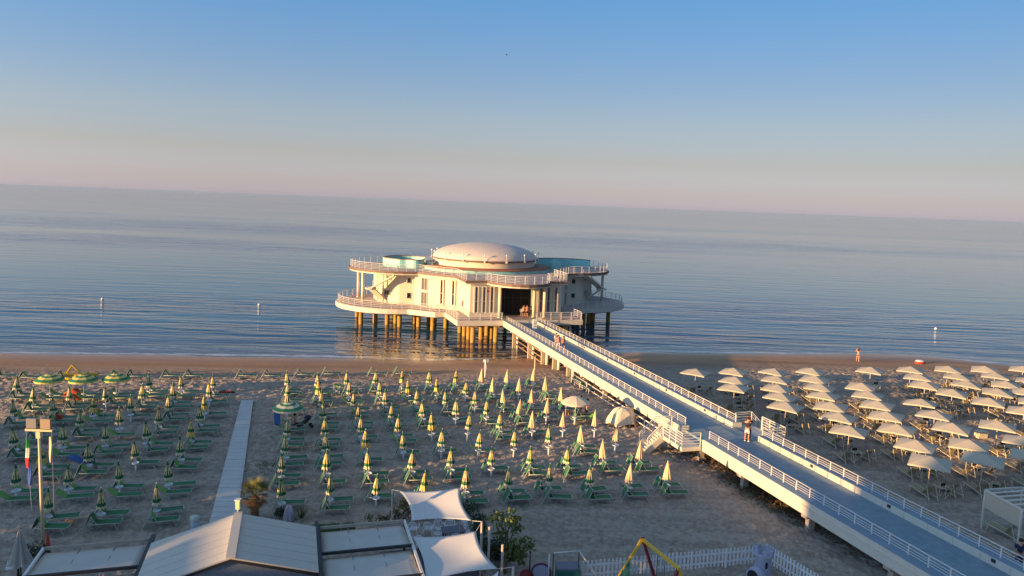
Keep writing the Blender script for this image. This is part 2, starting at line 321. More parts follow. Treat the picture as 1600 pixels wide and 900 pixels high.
# ---------------------------------------------------------------- boardwalk and terrace
m = MB(); a, b_ = at(377, 627), at(329, 812); c_, d_ = at(395.5, 627), at(371, 812)
m_plank = mat('concrete_slab', (.55, .54, .54), .85, noise=.10, nscale=1.5, bump=.1)
L0, L1 = (a+(b_-a)*0), a+(b_-a)*1.35; R0, R1 = c_, c_+(d_-c_)*1.35
NP = 46
for k in range(NP):
    f0, f1 = k/NP, (k+.93)/NP
    p = [L0.lerp(L1, f0), R0.lerp(R1, f0), R0.lerp(R1, f1), L0.lerp(L1, f1)]
    m.prism([(q.x, q.y) for q in p][::-1], .02, .10+.01*rnd.random())
o = m.build('boardwalk_path', m_plank); tag(o, kind='structure', label='straight pale slab path crossing the beach')
m = MB(); m.prism([tuple(sn(s, n)[:2]) for s, n in ((20, -22), (20, 8.6), (35.2, 8.6), (35.2, 4.2), (33.6, 4.2), (33.6, -22))], .0, .09)
o = m.build('terrace_paving', mat('dark_paving', (.07, .07, .075), .8, noise=.2, nscale=3)); tag(o, kind='structure')
# ---------------------------------------------------------------- pavilion
CS = 115.5; PA = math.atan2(N.y, N.x); ZW = -1.2
pav = empty('pavilion', sn(CS, 29.75, ZW), PA, label='round white pavilion with low dome standing on piles in the sea', cat='pavilion')
OFF = (0, 0, -ZW)
def P_(): return MB(OFF)
def pb(name, mb, ms, parent=pav): return mb.build(name, ms, parent)
def arc(cx, cy, r, a0, a1, n):
    return [(cx+r*math.cos(R(a0+(a1-a0)*k/n)), cy+r*math.sin(R(a0+(a1-a0)*k/n))) for k in range(n+1)]
def mirror(pts): return pts+[(-x, y) for x, y in pts[::-1]]
low_r = [(8.9, -21), (9.1, -13.5), (10.5, -13.5), (13.7, -10.7)]+arc(14, -1, 9.5, -90, 95, 22)+[(9, 9.6)]
low = mirror(low_r)
pb('deck_slab', P_().prism(low, 1.12, 1.8), M_white)
inner = [(x*.985, y*.985-.05) for x, y in low]
pb('deck_floor', P_().prism(inner, 1.79, 1.84), M_terr)
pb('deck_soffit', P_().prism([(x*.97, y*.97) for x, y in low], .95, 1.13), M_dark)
wall_r = [(6.6, -18.2), (6.65, -12.2), (10.3, -9), (12.3, -6.1), (14.5, -5.5), (14.9, -5.2), (17.3, -2.2), (17.5, 2), (14, 6), (8, 8.2)]
wall = mirror(wall_r)
# entrance recess
wl = [(2.6, -18.2), (2.6, -16.4), (-2.6, -16.4), (-2.6, -18.2)]
wall2 = wall_r+[(-x, y) for x, y in wall_r[::-1]]+[(-2.6, -18.2), (-2.6, -16.2), (2.6, -16.2), (2.6, -18.2)]
pb('wall', P_().prism(wall2, 1.83, 6.55), M_wall)
roof_r = [(7.4, -18.8), (7.5, -12.8), (9.6, -10.6), (12.1, -7.3)]+arc(13.2, 1, 8.3, -92, 95, 20)+[(8, 9.6)]
bulge = [(-4.4, -18.8)]+[(-4.4*math.cos(R(k*15)), -18.8-4.9*math.sin(R(k*15))) for k in range(1, 12)]+[(4.4, -18.8)]
roof = bulge+roof_r+[(-x, y) for x, y in roof_r[::-1]]
def scl(pts, k): return [(x*k, y*k) for x, y in pts]
pb('roof_soffit', P_().prism(scl(roof, .992), 6.42, 6.62), M_white)
pb('roof_band', P_().prism(roof, 6.62, 6.93), M_brown)
pb('roof_floor', P_().prism(scl(roof, .988), 6.92, 6.96), M_terr)
def railing(name, pts, z0, h, rails, step, mt, parent, off=OFF, r=.022, posts=None):
    m = MB(off)
    for (x0, y0), (x1, y1) in zip(pts, pts[1:]):
        for k, z in enumerate(rails): m.tube((x0, y0, z0+z), (x1, y1, z0+z), r if k < len(rails)-1 else r*1.6, n=5)
    acc = 0; nxt = 0
    for (x0, y0), (x1, y1) in zip(pts, pts[1:]):
        L = math.hypot(x1-x0, y1-y0)
        while nxt <= acc+L:
            f = (nxt-acc)/L if L else 0; x = x0+(x1-x0)*f; y = y0+(y1-y0)*f
            m.box((x, y, z0+h/2), (.07, .07, h)); nxt += step
        acc += L
    return m.build(name, mt, parent)
lr = scl(low, .985)
railing('railing', lr[:1]+lr[1:], 1.84, 1.0, (.25, .5, .75, 1.0), 1.5, M_rail, pav)
# front railing only beside the footbridge
railing('railing', [(-8.75, -20.8), (-2.6, -20.85)], 1.84, 1.0, (.25, .5, .75, 1.0), 1.5, M_rail, pav)
railing('railing', [(2.75, -20.85), (8.75, -20.8)], 1.84, 1.0, (.25, .5, .75, 1.0), 1.5, M_rail, pav)
rr_ = scl(roof, .985); railing('roof_railing', rr_+rr_[:1], 6.95, 1.05, (.2, .4, .6, .8, 1.05), 1.35, M_rail, pav)
# windows
def window(x, y, ang, w, z0, z1, gm=M_glass, fins=True, mull=0):
    """ang = outward normal angle in degrees, local"""
    nx_, ny_ = math.cos(R(ang)), math.sin(R(ang)); tx, ty = -ny_, nx_
    fr = P_(); rz = R(ang-90)
    for k in (-1, 1):
        fr.box((x+tx*k*(w/2+.05)+nx_*.08, y+ty*k*(w/2+.05)+ny_*.08, (z0+z1)/2), (.10 if not fins else .16, .24 if fins else .12, z1-z0+.16), rz)
    for z in (z0-.03, z1+.03): fr.box((x+nx_*.06, y+ny_*.06, z), (w+.1, .16, .09), rz)
    if mull:
        for k in range(1, mull+1): fr.box((x+tx*(k/(mull+1)-.5)*w+nx_*.07, y+ty*(k/(mull+1)-.5)*w+ny_*.07, (z0+z1)/2), (.06, .08, z1-z0), rz)
    if z1-z0 > 2.2: fr.box((x+nx_*.055, y+ny_*.055, (z0+z1)/2-.2), (w, .07, .08), rz)
    f = pb('window', fr, M_white)
    p = P_(); p.box((x+nx_*.03, y+ny_*.03, (z0+z1)/2), (w, .05, z1-z0), rz); pb('pane', p, gm, f)
for sgn in (-1, 1):
    for k in (-5.75, -4.65, -3.55): window(sgn*abs(k), -18.2, -90, .42, 2.55, 6.0, M_glass2)
    A = Vector((10.3*sgn, -9, 0)); B = Vector((6.65*sgn, -12.2, 0)); dirv = (B-A).normalized(); an = math.degrees(math.atan2(dirv.y, dirv.x))
    an = an-90 if sgn < 0 else an+90
    for f in (.38, .78):
        q = A.lerp(B, f); window(q.x, q.y, an, .42, 2.6, 6.1)
    A2 = Vector((12.3*sgn, -6.1, 0)); d2 = (A-A2).normalized(); an2 = math.degrees(math.atan2(d2.y, d2.x)); an2 = an2-90 if sgn < 0 else an2+90
    q = A2.lerp(A, .62); window(q.x, q.y, an2, 1.15, 4.35, 6.1, M_glass2, False, 1); window(q.x, q.y, an2, 1.15, 1.95, 4.0, M_glass2, False, 1)
    for z0 in (2.9, 5.2): window(sgn*13.0, -5.92, -90-sgn*15, .85, z0, z0+.72, M_glass, False)
    A3 = Vector((14.9*sgn, -5.2, 0)); B3 = Vector((17.3*sgn, -2.2, 0)); d3 = (A3-B3).normalized(); an3 = math.degrees(math.atan2(d3.y, d3.x)); an3 = an3-90 if sgn < 0 else an3+90
    q = A3.lerp(B3, .5); window(q.x, q.y, an3, 1.5, 3.1, 3.8, M_glass, False, 3); q = A3.lerp(B3, .4); window(q.x, q.y, an3, .9, 5.4, 6.0, M_glass, False)
    q = A3.lerp(B3, .1)
    # small wall lamps and alarm box
    bx = P_(); bx.box((sgn*6.72, -14.2, 3.2), (.12, .25, .8)); pb('fire_cabinet', bx, M_red if sgn < 0 else M_white)
bx = P_().box((-4.1, -18.3, 5.45), (.2, .12, .3)); pb('alarm_box', bx, M_red)
# entrance
e = P_(); e.box((0, -16.3, 4.15), (5.1, .1, 4.6)); g = pb('entrance_glazing', e, mat('entrance_glass', (.02, .02, .022), .6, .03))
e = P_()
for x in (-2.4, -1.2, 0, 1.2, 2.4): e.box((x, -16.39, 4.15), (.07, .06, 4.6))
for z in (2.0, 4.3, 6.3): e.box((0, -16.395, z), (5.1, .06, .07))
pb('glazing_bar', e, M_dark, g)
def column(x, y, r=.2, z0=1.83, z1=6.45, n=14, mt=M_wall):
    m = P_(); m.tube((x, y, z0), (x, y, z1), r, n=n); m.tube((x, y, z0), (x, y, z0+.12), r*1.25, n=n); return pb('column', m, mt)
for x, y in ((-2.5, -18.65), (2.45, -18.65), (4.0, -18.6)): column(x, y, .24)
for sg in (-1, 1):
    column(sg*19.6, -2.6, .22); column(sg*19.8, 3.0, .22); column(sg*16.7, -3.9, .13); column(sg*15.2, 7.2, .2)
# stairs on the wings
for sg in (-1, 1):
    m = P_()
    p0 = Vector((sg*15.2, -6.3, 6.5)); p1 = Vector((sg*18.6, -4.6, 4.3)); p2 = Vector((sg*16.2, -2.6, 2.0))
    for (a, b) in ((p0, p1), (p1, p2)):
        d = (b-a); side = Vector((-d.y, d.x, 0)).normalized()*.75
        i = [m.V(q) for q in (a-side, a+side, b+side, b-side)]+[m.V(q+Vector((0, 0, -.25))) for q in (a-side, a+side, b+side, b-side)]
        for q in ((0, 1, 2, 3), (7, 6, 5, 4), (0, 4, 5, 1), (1, 5, 6, 2), (2, 6, 7, 3), (3, 7, 4, 0)): m.Fc([i[k] for k in q])
    m.tube(p1+Vector((0, 0, -.25)), p1+Vector((0, 0, -.02)), .85, n=14)
    st = pb('staircase', m, M_wall)
    m = P_(); d = p1-p0; side = Vector((-d.y, d.x, 0)).normalized()*.75*(-1 if sg > 0 else 1)
    for h in (.3, .6, .9): m.tube(p0-side+Vector((0, 0, h)), p1-side+Vector((0, 0, h)), .02, n=5)
    for k in range(8): q = p0.lerp(p1, k/7)-side; m.tube(q, q+Vector((0, 0, .9)), .025, n=5)
    pb('stair_railing', m, M_rail, st)
# upper works
RD = 8.3
pb('ring_wall', P_().lathe([(10.5, 6.94), (10.5, 7.42)], n=64), M_turq)
pb('ring_roof', P_().lathe([(7.9, 7.62), (10.62, 7.5), (10.62, 7.40), (10.4, 7.40)], n=64), M_ring)
pb('drum', P_().lathe([(8.05, 7.3), (8.05, 8.5)], n=64), M_wall)
pb('dome_ring', P_().lathe([(8.0, 8.46), (8.52, 8.52), (8.52, 8.72), (8.3, 8.78)], n=64), M_brown)
m = P_().lathe([(8.4*math.cos(R(a)), 8.72+2.35*math.sin(R(a))) for a in range(0, 90, 6)]+[(0, 11.07)], n=64)
pb('dome', m, M_dome)
for k in range(16):
    a = R(k*22.5+8); x, y = 8.6*math.cos(a), 8.6*math.sin(a); m = P_(); m.tube((x, y, 8.4), (x, y, 9.55), .035, n=5); m.box((x, y, 8.6), (.22, .22, .3))
    lp = pb('lamp_post', m, M_rail); m = P_().lathe([(0, 9.5), (.13, 9.6), (.13, 9.72), (0, 9.82)], (x, y), 8); pb('lamp_globe', m, M_plast, lp)
def screen(pts, z0, z1, mt):
    m = P_()
    for a, b in zip(pts, pts[1:]): m.bar((a[0], a[1], (z0+z1)/2), (b[0], b[1], (z0+z1)/2), .12, z1-z0)
    o = pb('roof_screen', m, mt); m = P_()
    for a, b in zip(pts, pts[1:]): m.bar((a[0], a[1], z1+.06), (b[0], b[1], z1+.06), .2, .12)
    pb('screen_cap', m, M_brown, o)
def smooth_pts(pts, n=4):
    out = []
    P = [Vector(p) for p in pts]
    for i in range(len(P)-1):
        p0 = P[max(i-1, 0)]; p1 = P[i]; p2 = P[i+1]; p3 = P[min(i+2, len(P)-1)]
        for k in range(n):
            t = k/n; out.append(.5*((2*p1)+(-p0+p2)*t+(2*p0-5*p1+4*p2-p3)*t*t+(-p0+3*p1-3*p2+p3)*t**3))
    out.append(P[-1]); return [tuple(q) for q in out]
screen(smooth_pts([(-15.9, 3.5), (-15.6, 1.0), (-14.2, -1.2), (-12.9, -1.6), (-11.6, -2.6), (-10.3, -1.8), (-9.8, .6)]), 6.96, 8.25, M_turq)
screen(smooth_pts([(-15.9, 3.5), (-14, 5.8), (-11, 5.9), (-9, 4.0)]), 6.96, 8.25, M_turq)
screen(smooth_pts([(9.6, 1.5), (10.4, 4.6), (13.5, 5.6), (17.2, 4.6), (18.9, 2.4), (18.6, .8)]), 6.96, 8.25, M_turq)
pb('vent_box', P_().box((11.9, -.6, 7.55), (1.6, 1.4, 1.2)), M_turq); pb('vent_box', P_().box((-9.3, -1.6, 7.45), (.9, .9, 1.0)), M_turq)
pb('vent_box', P_().box((12.6, 1.2, 7.7), (.9, .9, 1.5)), M_turq)
# piles
pl = [(6.6, -20.4), (6.6, -18), (6.65, -15.6), (6.7, -12.9), (3.4, -20.4), (3.4, -18), (3.4, -15.6), (4.9, -18.2), (20, 2.1), (20, -4.7), (17.8, -3.6), (16.2, -5.5), (14.8, -4.4), (14.6, -7.3), (12, -4.6), (11.8, -7.5), (10.3, -10.9), (10, -6), (8, -9), (17, 3), (14, 5), (6, 0), (2, -6), (7, 5), (3.4, -12)]
for x, y in pl:
    for sg in (-1, 1):
        m = P_(); m.tube((sg*x, y, -3.2), (sg*x, y, 1.0), .33, n=14); m.box((sg*x, y, .96), (.85, .85, .14)); pb('pile', m, M_pile)
# white information pillars at the entrance
# ---------------------------------------------------------------- footbridge
br = empty('footbridge', sn(60, 29.8, 0), PA, label='long blue decked footbridge with white parapets leading to the pavilion', cat='footbridge')
def B_(): return MB((0, -60, 0))      # local: x = n-29.8, y = s
def bb(n, m, mt, p=br): return m.build(n, mt, p)
S0, S1 = -12, 94.6; XL, XR = -2.6, 2.65
GAP = (43.7, 46.9)
bb('deck', B_().box((0, (S0+S1)/2, 1.28), (4.1, S1-S0, .24)), M_blue)
for x0, sg in ((XL, 1), (XR, -1)):
    m = B_(); mt = B_(); xo, xi = x0, x0+sg*.8
    for a, b in ((S0, GAP[0]), (GAP[1], S1)):
        m.box(((xo+xi)/2, (a+b)/2, 1.38), (.8, b-a, .80))
        m.box((xo-sg*.02, (a+b)/2, 1.5), (.06, b-a, .05))
        mt.box(((xo+xi)/2+sg*.0, (a+b)/2, 1.792), (.74, b-a, .03))
    p = bb('parapet', m, M_white); bb('ledge', mt, M_bluel, p)
    m = B_(); m.box(((xo+xi)/2+sg*.05, (GAP[0]+GAP[1])/2, 1.1), (.68, GAP[1]-GAP[0], .28)); bb('landing_sill', m, M_bluel)
    # panel joints and lamps on inner face
    k = S0+.5
    while k < S1:
        if not (GAP[0]-.2 < k < GAP[1]+.2) and sg < 0: 
            pass
        k += 1.5
    m = B_(); k = S0+.7
    while k < S1:
        if not (GAP[0]-.3 < k < GAP[1]+.3): m.box((xi, k, 1.59), (.015, .025, .39))
        k += 1.55
    bb('panel_joint', m, M_conc, p)
    for k in range(14):
        s_ = 6+k*6.4
        if GAP[0]-.5 < s_ < GAP[1]+.5: continue
        bb('deck_lamp', B_().box((xi+sg*.01, s_, 1.66), (.05, .22, .17)), M_dark, p)
    # railing
    xr = x0+sg*.5
    for a, b in ((S0, GAP[0]), (GAP[1], S1+.3)):
        m = B_()
        for z in (1.93, 2.06, 2.19): m.tube((xr, a, z), (xr, b, z), .014, n=5)
        m.tube((xr, a, 2.36), (xr, b, 2.36), .028, n=6)
        nps = int((b-a)/1.16)
        for k in range(nps+1): s_ = a+.06+k*(b-a-.12)/nps; m.box((xr, s_, 2.08), (.045, .05, .56))
        bb('railing', m, M_rail)
for k, s_ in enumerate([91, 84.4, 79.3, 75.4, 71, 66.4, 61.5, 56, 50, 44.6, 39.3, 33, 27, 21, 15, 9]):
    z0 = gz(*sn(s_, 29.8)[:2])-.6
    for x in (-2.1, 2.1):
        m = B_(); m.box((x, s_, (z0+1.0)/2), (.38, .32, 1.0-z0)); bb('pier_leg', m, M_conc)
        if s_ > 70: m = B_(); m.tube((x+.35 if x < 0 else x-.35, s_-.5, max(z0, -1.5)), (x+.35 if x < 0 else x-.35, s_-.5, 1.0), .2, n=10); bb('pier_leg', m, M_white)
    m = B_(); m.box((0, s_, .93), (5.1, .45, .3)); bb('cross_beam', m, M_conc)
    if s_ > 70:
        m = B_()
        m.bar((-2, s_+.1, z0+.7), (2, s_+.1, .9), .12, .12); m.bar((2, s_+.22, z0+.7), (-2, s_+.22, .9), .12, .12); bb('cross_brace', m, M_dark)
m = B_()
for z in (-.6, 0, .6): m.tube((-2.1, 91, z), (-2.1, 79.5, z-.1), .07, n=6)
bb('side_pipe', m, mat('rusty_pipe', (.35, .22, .16), .7, noise=.3, nscale=5))
# stairs down to the beach, both sides
def beach_stairs(sg):
    st = empty('stairs', (0, 0, 0)); st.parent = br
    x0 = -2.6 if sg < 0 else 2.65; z1 = 1.25
    m = B_()
    m.box((x0+sg*.75, 45.85, z1-.14), (1.5, 4.1, .28))
    xa = x0+sg*1.5
    # flight going sideways and seawards
    nst = 7
    for k in range(nst):
        zz = z1-(k+1)*.16; xx = x0+sg*(1.5+k*.17)
        m.box((xx+sg*.085, 47.2, zz-.06), (.18, 1.25, .12))
    for y in (46.55, 47.85): m.bar((x0+sg*1.48, y, z1-.18), (x0+sg*(1.5+nst*.17+.1), y, .02), .07, .42, (0, 0, 1))
    ob = m.build('staircase', M_white, br)
    m = B_()
    def run(p, q, hs=(.25, .45, .65, .85, 1.0), n=3):
        p = Vector(p); q = Vector(q)
        for h in hs: m.tube(p+Vector((0, 0, h)), q+Vector((0, 0, h)), .024 if h < 1 else .034, n=5)
        for k in range(n+1): w = p.lerp(q, k/n); m.tube(w, w+Vector((0, 0, 1.0)), .03, n=5)
    run((x0+sg*.1, 43.8, z1), (xa, 43.8, z1), n=1); run((xa, 43.8, z1), (xa, 46.5, z1), n=3)
    run((x0+sg*.1, 47.9, z1), (xa, 47.9, z1), n=1)
    for y in (46.57, 47.87): run((xa, y, z1), (xa+sg*nst*.17, y, .12), n=3)
    m.build('stair_railing', M_rail, ob)
    bpy.data.objects.remove(st)
beach_stairs(-1); beach_stairs(1)
# ---------------------------------------------------------------- unseen buildings to the left, placed and sized to shade the beach
hv = Vector((math.cos(R(SUN_HEAD)), math.sin(R(SUN_HEAD)), 0)); hc = Vector((-hv.y, hv.x, 0)); TE = math.tan(R(SUN_EL))
def cd_pt(c, d, z=0): return hc*c+hv*d+Vector((0, 0, z))
def hotel(c0, c1, d, K, depth, label, col, floors=True):  # one unseen building, added to shade the beach
    h = K-TE*d; cc = (c0+c1)/2; w = c1-c0
    root = empty('hotel_building', cd_pt(cc, d-depth/2, -.3), R(SUN_HEAD), label=label, cat='building', group='unseen buildings added to shade the beach')
    m = MB(); m.box((0, 0, h/2+.1), (depth, w, h+.2)); m.build('wall', mat('hotel_'+col[0], col[1], .8, noise=.08, nscale=.5), root)
    m = MB(); m.box((0, 0, h+.27), (depth+.0, w+.0, .14)); m.build('roof', M_conc, root)
    nf = int(h//3.1)
    for f in range(nf):
        z = f*3.1+1.9
        for k in range(int(w//3)):
            y = -w/2+(k+.5)*w/int(w//3)
            fr = MB(); fr.box((depth/2+.03, y, z), (.08, 1.4, 1.6)); fo = fr.build('window', M_white, root)
            p = MB(); p.box((depth/2+.06, y, z), (.06, 1.2, 1.4)); p.build('pane', M_glass, fo)
SKY_H = [(-6, 25.2, 9.8, 'tall cream building out of view, added to shade the near beach', ('cream', (.6, .55, .45))),
         (25.4, 31.4, 4.2, 'narrow grey building out of view, added beside the tall cream one', ('grey', (.45, .45, .45))),
         (31.6, 36.4, 4.65, 'white four storey building out of view, added between two lower ones', ('white', (.7, .7, .68))),
         (36.6, 43.6, 2.2, 'low ochre building out of view, added beside the white one', ('ochre', (.55, .42, .22))),
         (43.8, 50.0, 3.5, 'pale pink flat roofed building out of view, added to shade parasols', ('pink', (.6, .45, .40))),
         (50.2, 57.3, 3.6, 'light grey flat roofed building out of view, added to shade parasols', ('lightgrey', (.55, .55, .56))),
         (57.5, 64.5, 2.1, 'low white building out of view, added furthest towards the sea', ('lowwhite', (.7, .7, .66)))]
for c0, c1, K, lb, col in SKY_H: hotel(c0, c1, -86, K, 9, lb, col)
# ---------------------------------------------------------------- closed parasols
ROWA = R(12.5); UX = Vector((math.cos(ROWA), math.sin(ROWA), 0)); UY = Vector((-UX.y, UX.x, 0))
def closed_parasol_parts(root, kind, hh=2.1, seed=0):
    rs = random.Random(seed)
    m = MB(); m.tube((0, 0, .45), (0, 0, hh-.03), .018, n=6); m.build('pole', M_rail, root)
    m = MB(); m.tube((0, 0, -.1), (0, 0, .54), .062, .055, n=10); m.build('base_tube', M_plast, root)
    m = MB(); m.lathe([(.06, .48), (.15, .50), (.245, .54), (.255, .60), (.23, .605), (.22, .56), (.05, .55)], n=16); m.build('table', M_plast, root)
    m = MB(); npl = 8; n = npl*4
    zb = .93
    prof = [(0.0, hh), (.026, hh-.04), (.045, hh-.12), (.08, hh-.26), (.12, hh-.44), (.16, hh-.64), (.20, hh-.84), (.235, hh-1.03), (.258, zb)]
    rings = []
    for j, (r_, z) in enumerate(prof):
        ring = []
        for k in range(n):
            a = 2*math.pi*k/n; w = 1+.20*math.cos(npl*a)*(min(1, j/3))+.06*math.sin(3*a+seed+z*2)
            rr = r_*w; dz = -.05*math.cos(npl*a) if j == len(prof)-1 else 0
            ring.append(m.V((rr*math.cos(a+.25*(hh-z)), rr*math.sin(a+.25*(hh-z)), z+dz)))
        rings.append(ring)
    band = {'striped': [1, 1, 1, 0, 0, 0, 1, 2], 'yellow': [1, 1, 0, 0, 0, 1, 0, 0], 'beige': [0]*8}[kind]
    for j in range(len(prof)-1):
        for k in range(n):
            k2 = (k+1) % n; mi = band[j]
            if kind != 'beige':
                inner = math.cos(npl*2*math.pi*(k+.5)/n) < 0
                if j in (3, 5) and inner: mi = 1
                if j == 4 and inner and (k//4) % 2 == 0: mi = 1
                if kind == 'striped' and j == 6 and not inner: mi = 1
                if j in (3, 4, 5) and mi == 0 and (k//4) % 2 == 1 and kind == 'striped': mi = 2
            m.mi = mi; m.smooth = True; m.Fc((rings[j][k], rings[j][k2], rings[j+1][k2], rings[j+1][k]))
    m.smooth = False
    can = m.build('canopy', [M_py, M_pg, M_pc] if kind != 'beige' else [M_beige, M_beige, M_beige], root)
    m = MB(); m.lathe([(0, hh+.05), (.02, hh+.03), (.022, hh-.02), (0, hh-.03)], n=6); m.build('finial', M_plast, can)
    return root
def proto(build, name='closed_parasol', **k):
    r_ = empty(name, (0, 0, -50)); build(r_); lst = [r_]
    for ch in [o for o in C.objects if o.parent == r_]: lst.append((ch, [o for o in C.objects if o.parent == ch]))
    return lst
def drop_proto(lst):
    for ch, subs in lst[1:]:
        for q in subs: bpy.data.objects.remove(q)
        bpy.data.objects.remove(ch)
    bpy.data.objects.remove(lst[0])
PP = {k: [proto(lambda r_, k=k, i=i: closed_parasol_parts(r_, k, 2.1, i*3+1)) for i in range(3)] for k in ('striped', 'yellow', 'beige')}
striped = [(23,586),(49.4,602),(108,600.6),(164.8,600),(21.5,620.6),(84,618.8),(144.8,618),(55,641),(122.5,638),(186,637),(23,667),(95.6,663.8),(163.5,661),
(233.8,583),(283.5,583.5),(333.5,582.5),(219.8,599.4),(271,598.8),(326.9,597),(203.5,617),(262.5,616),(319.4,615),(246.9,635.6),(310.9,632.5),(230,658),(297.9,655),
(136.6,688.5),(211.4,685),(282,682),(64.4,692),(23.6,725),(106,722),(186,719.5),(264,716),(73,763),(157,758),(244,754),
(450,580.6),(449,596),(449,611),(447.5,652),(496,581),(498.8,594),(502,610.6),(504.8,629),(507.5,652.5),(541,579),(545,594),(552,609),(558,629),(565,649),(571,672.5),(585,578),(594.6,592.8),
(446,679),(509,677.5),(440,705.6),(510,703.8),(577,702.5),(441,744),(516,739),(588,736),(628.5,578),(671,577.5),(713,577),(639.6,591),(684,590.6),(728,592),
(603,608),(651.5,607.5),(697.5,607),(743,607.5),(611,627),(662,625),(713,624),(761,623),(621.5,647.5),(676,646),(730.6,645.6),(631.5,670.6),(690.6,669),(748,668.8),
(781.6,644),(644,700),(706,698),(769,696),(804,668),(859,665),(829,694),(887,694),(662,734),(728.6,731),(796.6,728),(859,725),(923,727)]
beige = [(753,576),(771,591),(792,577),(834,574),(811,590),(854,589),(788.6,606),(832,606),(877.6,604.4),(810.6,622),(854.6,622.4),(833,643),(881,641),(930.6,641),(910,664),(962.5,662.5),(944,688),(999.6,689),(984,723),(1044,720)]
openp = [(77, 584.5), (130, 584.5), (181, 583), (450, 628)]
allp = [('striped', tip(x, y, 2.12)) for x, y in striped]+[('beige', tip(x, y, 2.12)) for x, y in beige]+[('open', tip(x, y, 2.25)) for x, y in openp]+[('openw', tip(900, 619, 2.25))]
# rows parallel to the shore
vs = sorted([(p.dot(UY), k, p) for k, p in allp], key=lambda t: -t[0])
rows = []; cur = [vs[0]]
vref = 66.4
idx = {}
for v, k, p in vs: idx.setdefault(max(0, int(round((vref-v)/3.5))), []).append((p.x, k, p))
KW = {'striped': 'closed green and yellow parasol', 'beige': 'closed beige parasol', 'yellow': 'closed bright yellow and green parasol'}
PLACED = []
for ri in sorted(idx):
    row = sorted(idx[ri], key=lambda t: t[0]); cnt = {}
    for pi, (_, k, p) in enumerate(row):
        PLACED.append((ri, pi, k, p))
rowname = lambda r_: (ORD[r_]+' row from the sea')
for ri, pi, k, p in PLACED:
    if k in ('open', 'openw'): continue
    kk = k
    if k == 'striped' and rnd.random() < .08: kk = 'yellow'
    q = rnd.choice(PP[kk]); c = copy_tree(q, (p.x, p.y, p.z), rnd.random()*6.28)
    c.rotation_euler = (rnd.gauss(0, .035), rnd.gauss(0, .035), rnd.random()*6.28); s_ = rnd.uniform(.94, 1.05); c.scale = (s_*rnd.uniform(.78, 1.06), s_*rnd.uniform(.78, 1.06), s_)
    tag(c, KW['beige' if k == 'beige' else 'striped']+', '+ORD[pi]+' from left in the '+rowname(ri), 'parasol', 'closed parasols on the left beach')
for v in PP.values():
    for q in v: drop_proto(q)
# open round parasols
def open_parasol(p, label, R0, zt, cols, mts, scal=True, group='open round parasols'):
    root = empty('open_parasol', p, label=label, cat='parasol', group=group)
    m = MB(); m.tube((0, 0, .5), (0, 0, zt), .02, n=6); m.build('pole', M_rail, root)
    m = MB(); m.tube((0, 0, -.1), (0, 0, .5), .06, n=8); m.lathe([(.05, .5), (.24, .52), (.24, .58), (.05, .56)], n=14); m.build('table', M_plast, root)
    m = MB(); prof = [(0, zt), (R0*.16, zt-.03), (R0*.34, zt-.09), (R0*.54, zt-.17), (R0*.76, zt-.29), (R0, zt-.44), (R0*1.0, zt-.58)]
    n = 24; rings = []
    for j, (r_, z) in enumerate(prof):
        rings.append([m.V((r_*(1-.03*abs(math.sin(4*2*math.pi*k/n)))*math.cos(2*math.pi*k/n), r_*(1-.03*abs(math.sin(4*2*math.pi*k/n)))*math.sin(2*math.pi*k/n), z-(.03*abs(math.sin(4*2*math.pi*k/n))*j/5))) for k in range(n)])
    for j in range(len(prof)-1):
        for k in range(n): m.mi = cols[j]; m.Fc((rings[j][k], rings[j][(k+1) % n], rings[j+1][(k+1) % n], rings[j+1][k]))
    m.build('canopy', mts, root)
    m = MB()
    for k in range(8): a = 2*math.pi*k/8; m.tube((0, 0, zt-.02), (R0*.97*math.cos(a), R0*.97*math.sin(a), zt-.45), .008, n=4)
    m.build('ribs', M_rail, root)
    return root
M_gcan = mat('canopy_green', (.03, .22, .11), .7, trans=.2); M_ycan = mat('canopy_lemon', (.75, .66, .22), .7, trans=.25); M_ccan = mat('canopy_cream', (.70, .68, .55), .7, trans=.25)
ol = ['open green and yellow parasol, leftmost in the row nearest the sea', 'open yellow striped parasol above red seats near the sea', 'open green striped parasol just right of the yellow one', 'open green and cream parasol with a blue towel hanging from it']
for (x, y), lb in zip(openp, ol): open_parasol(tip(x, y, 2.25), lb, 1.12, 2.25, [0, 1, 0, 1, 0, 1], [M_gcan, M_ycan if y < 600 else M_ccan])
open_parasol(tip(900, 619, 2.3), 'open cream round parasol with people under it near the footbridge', 1.15, 2.3, [0]*6, [mat('canopy_ivory', (.72, .64, .52), .7, trans=.2)])
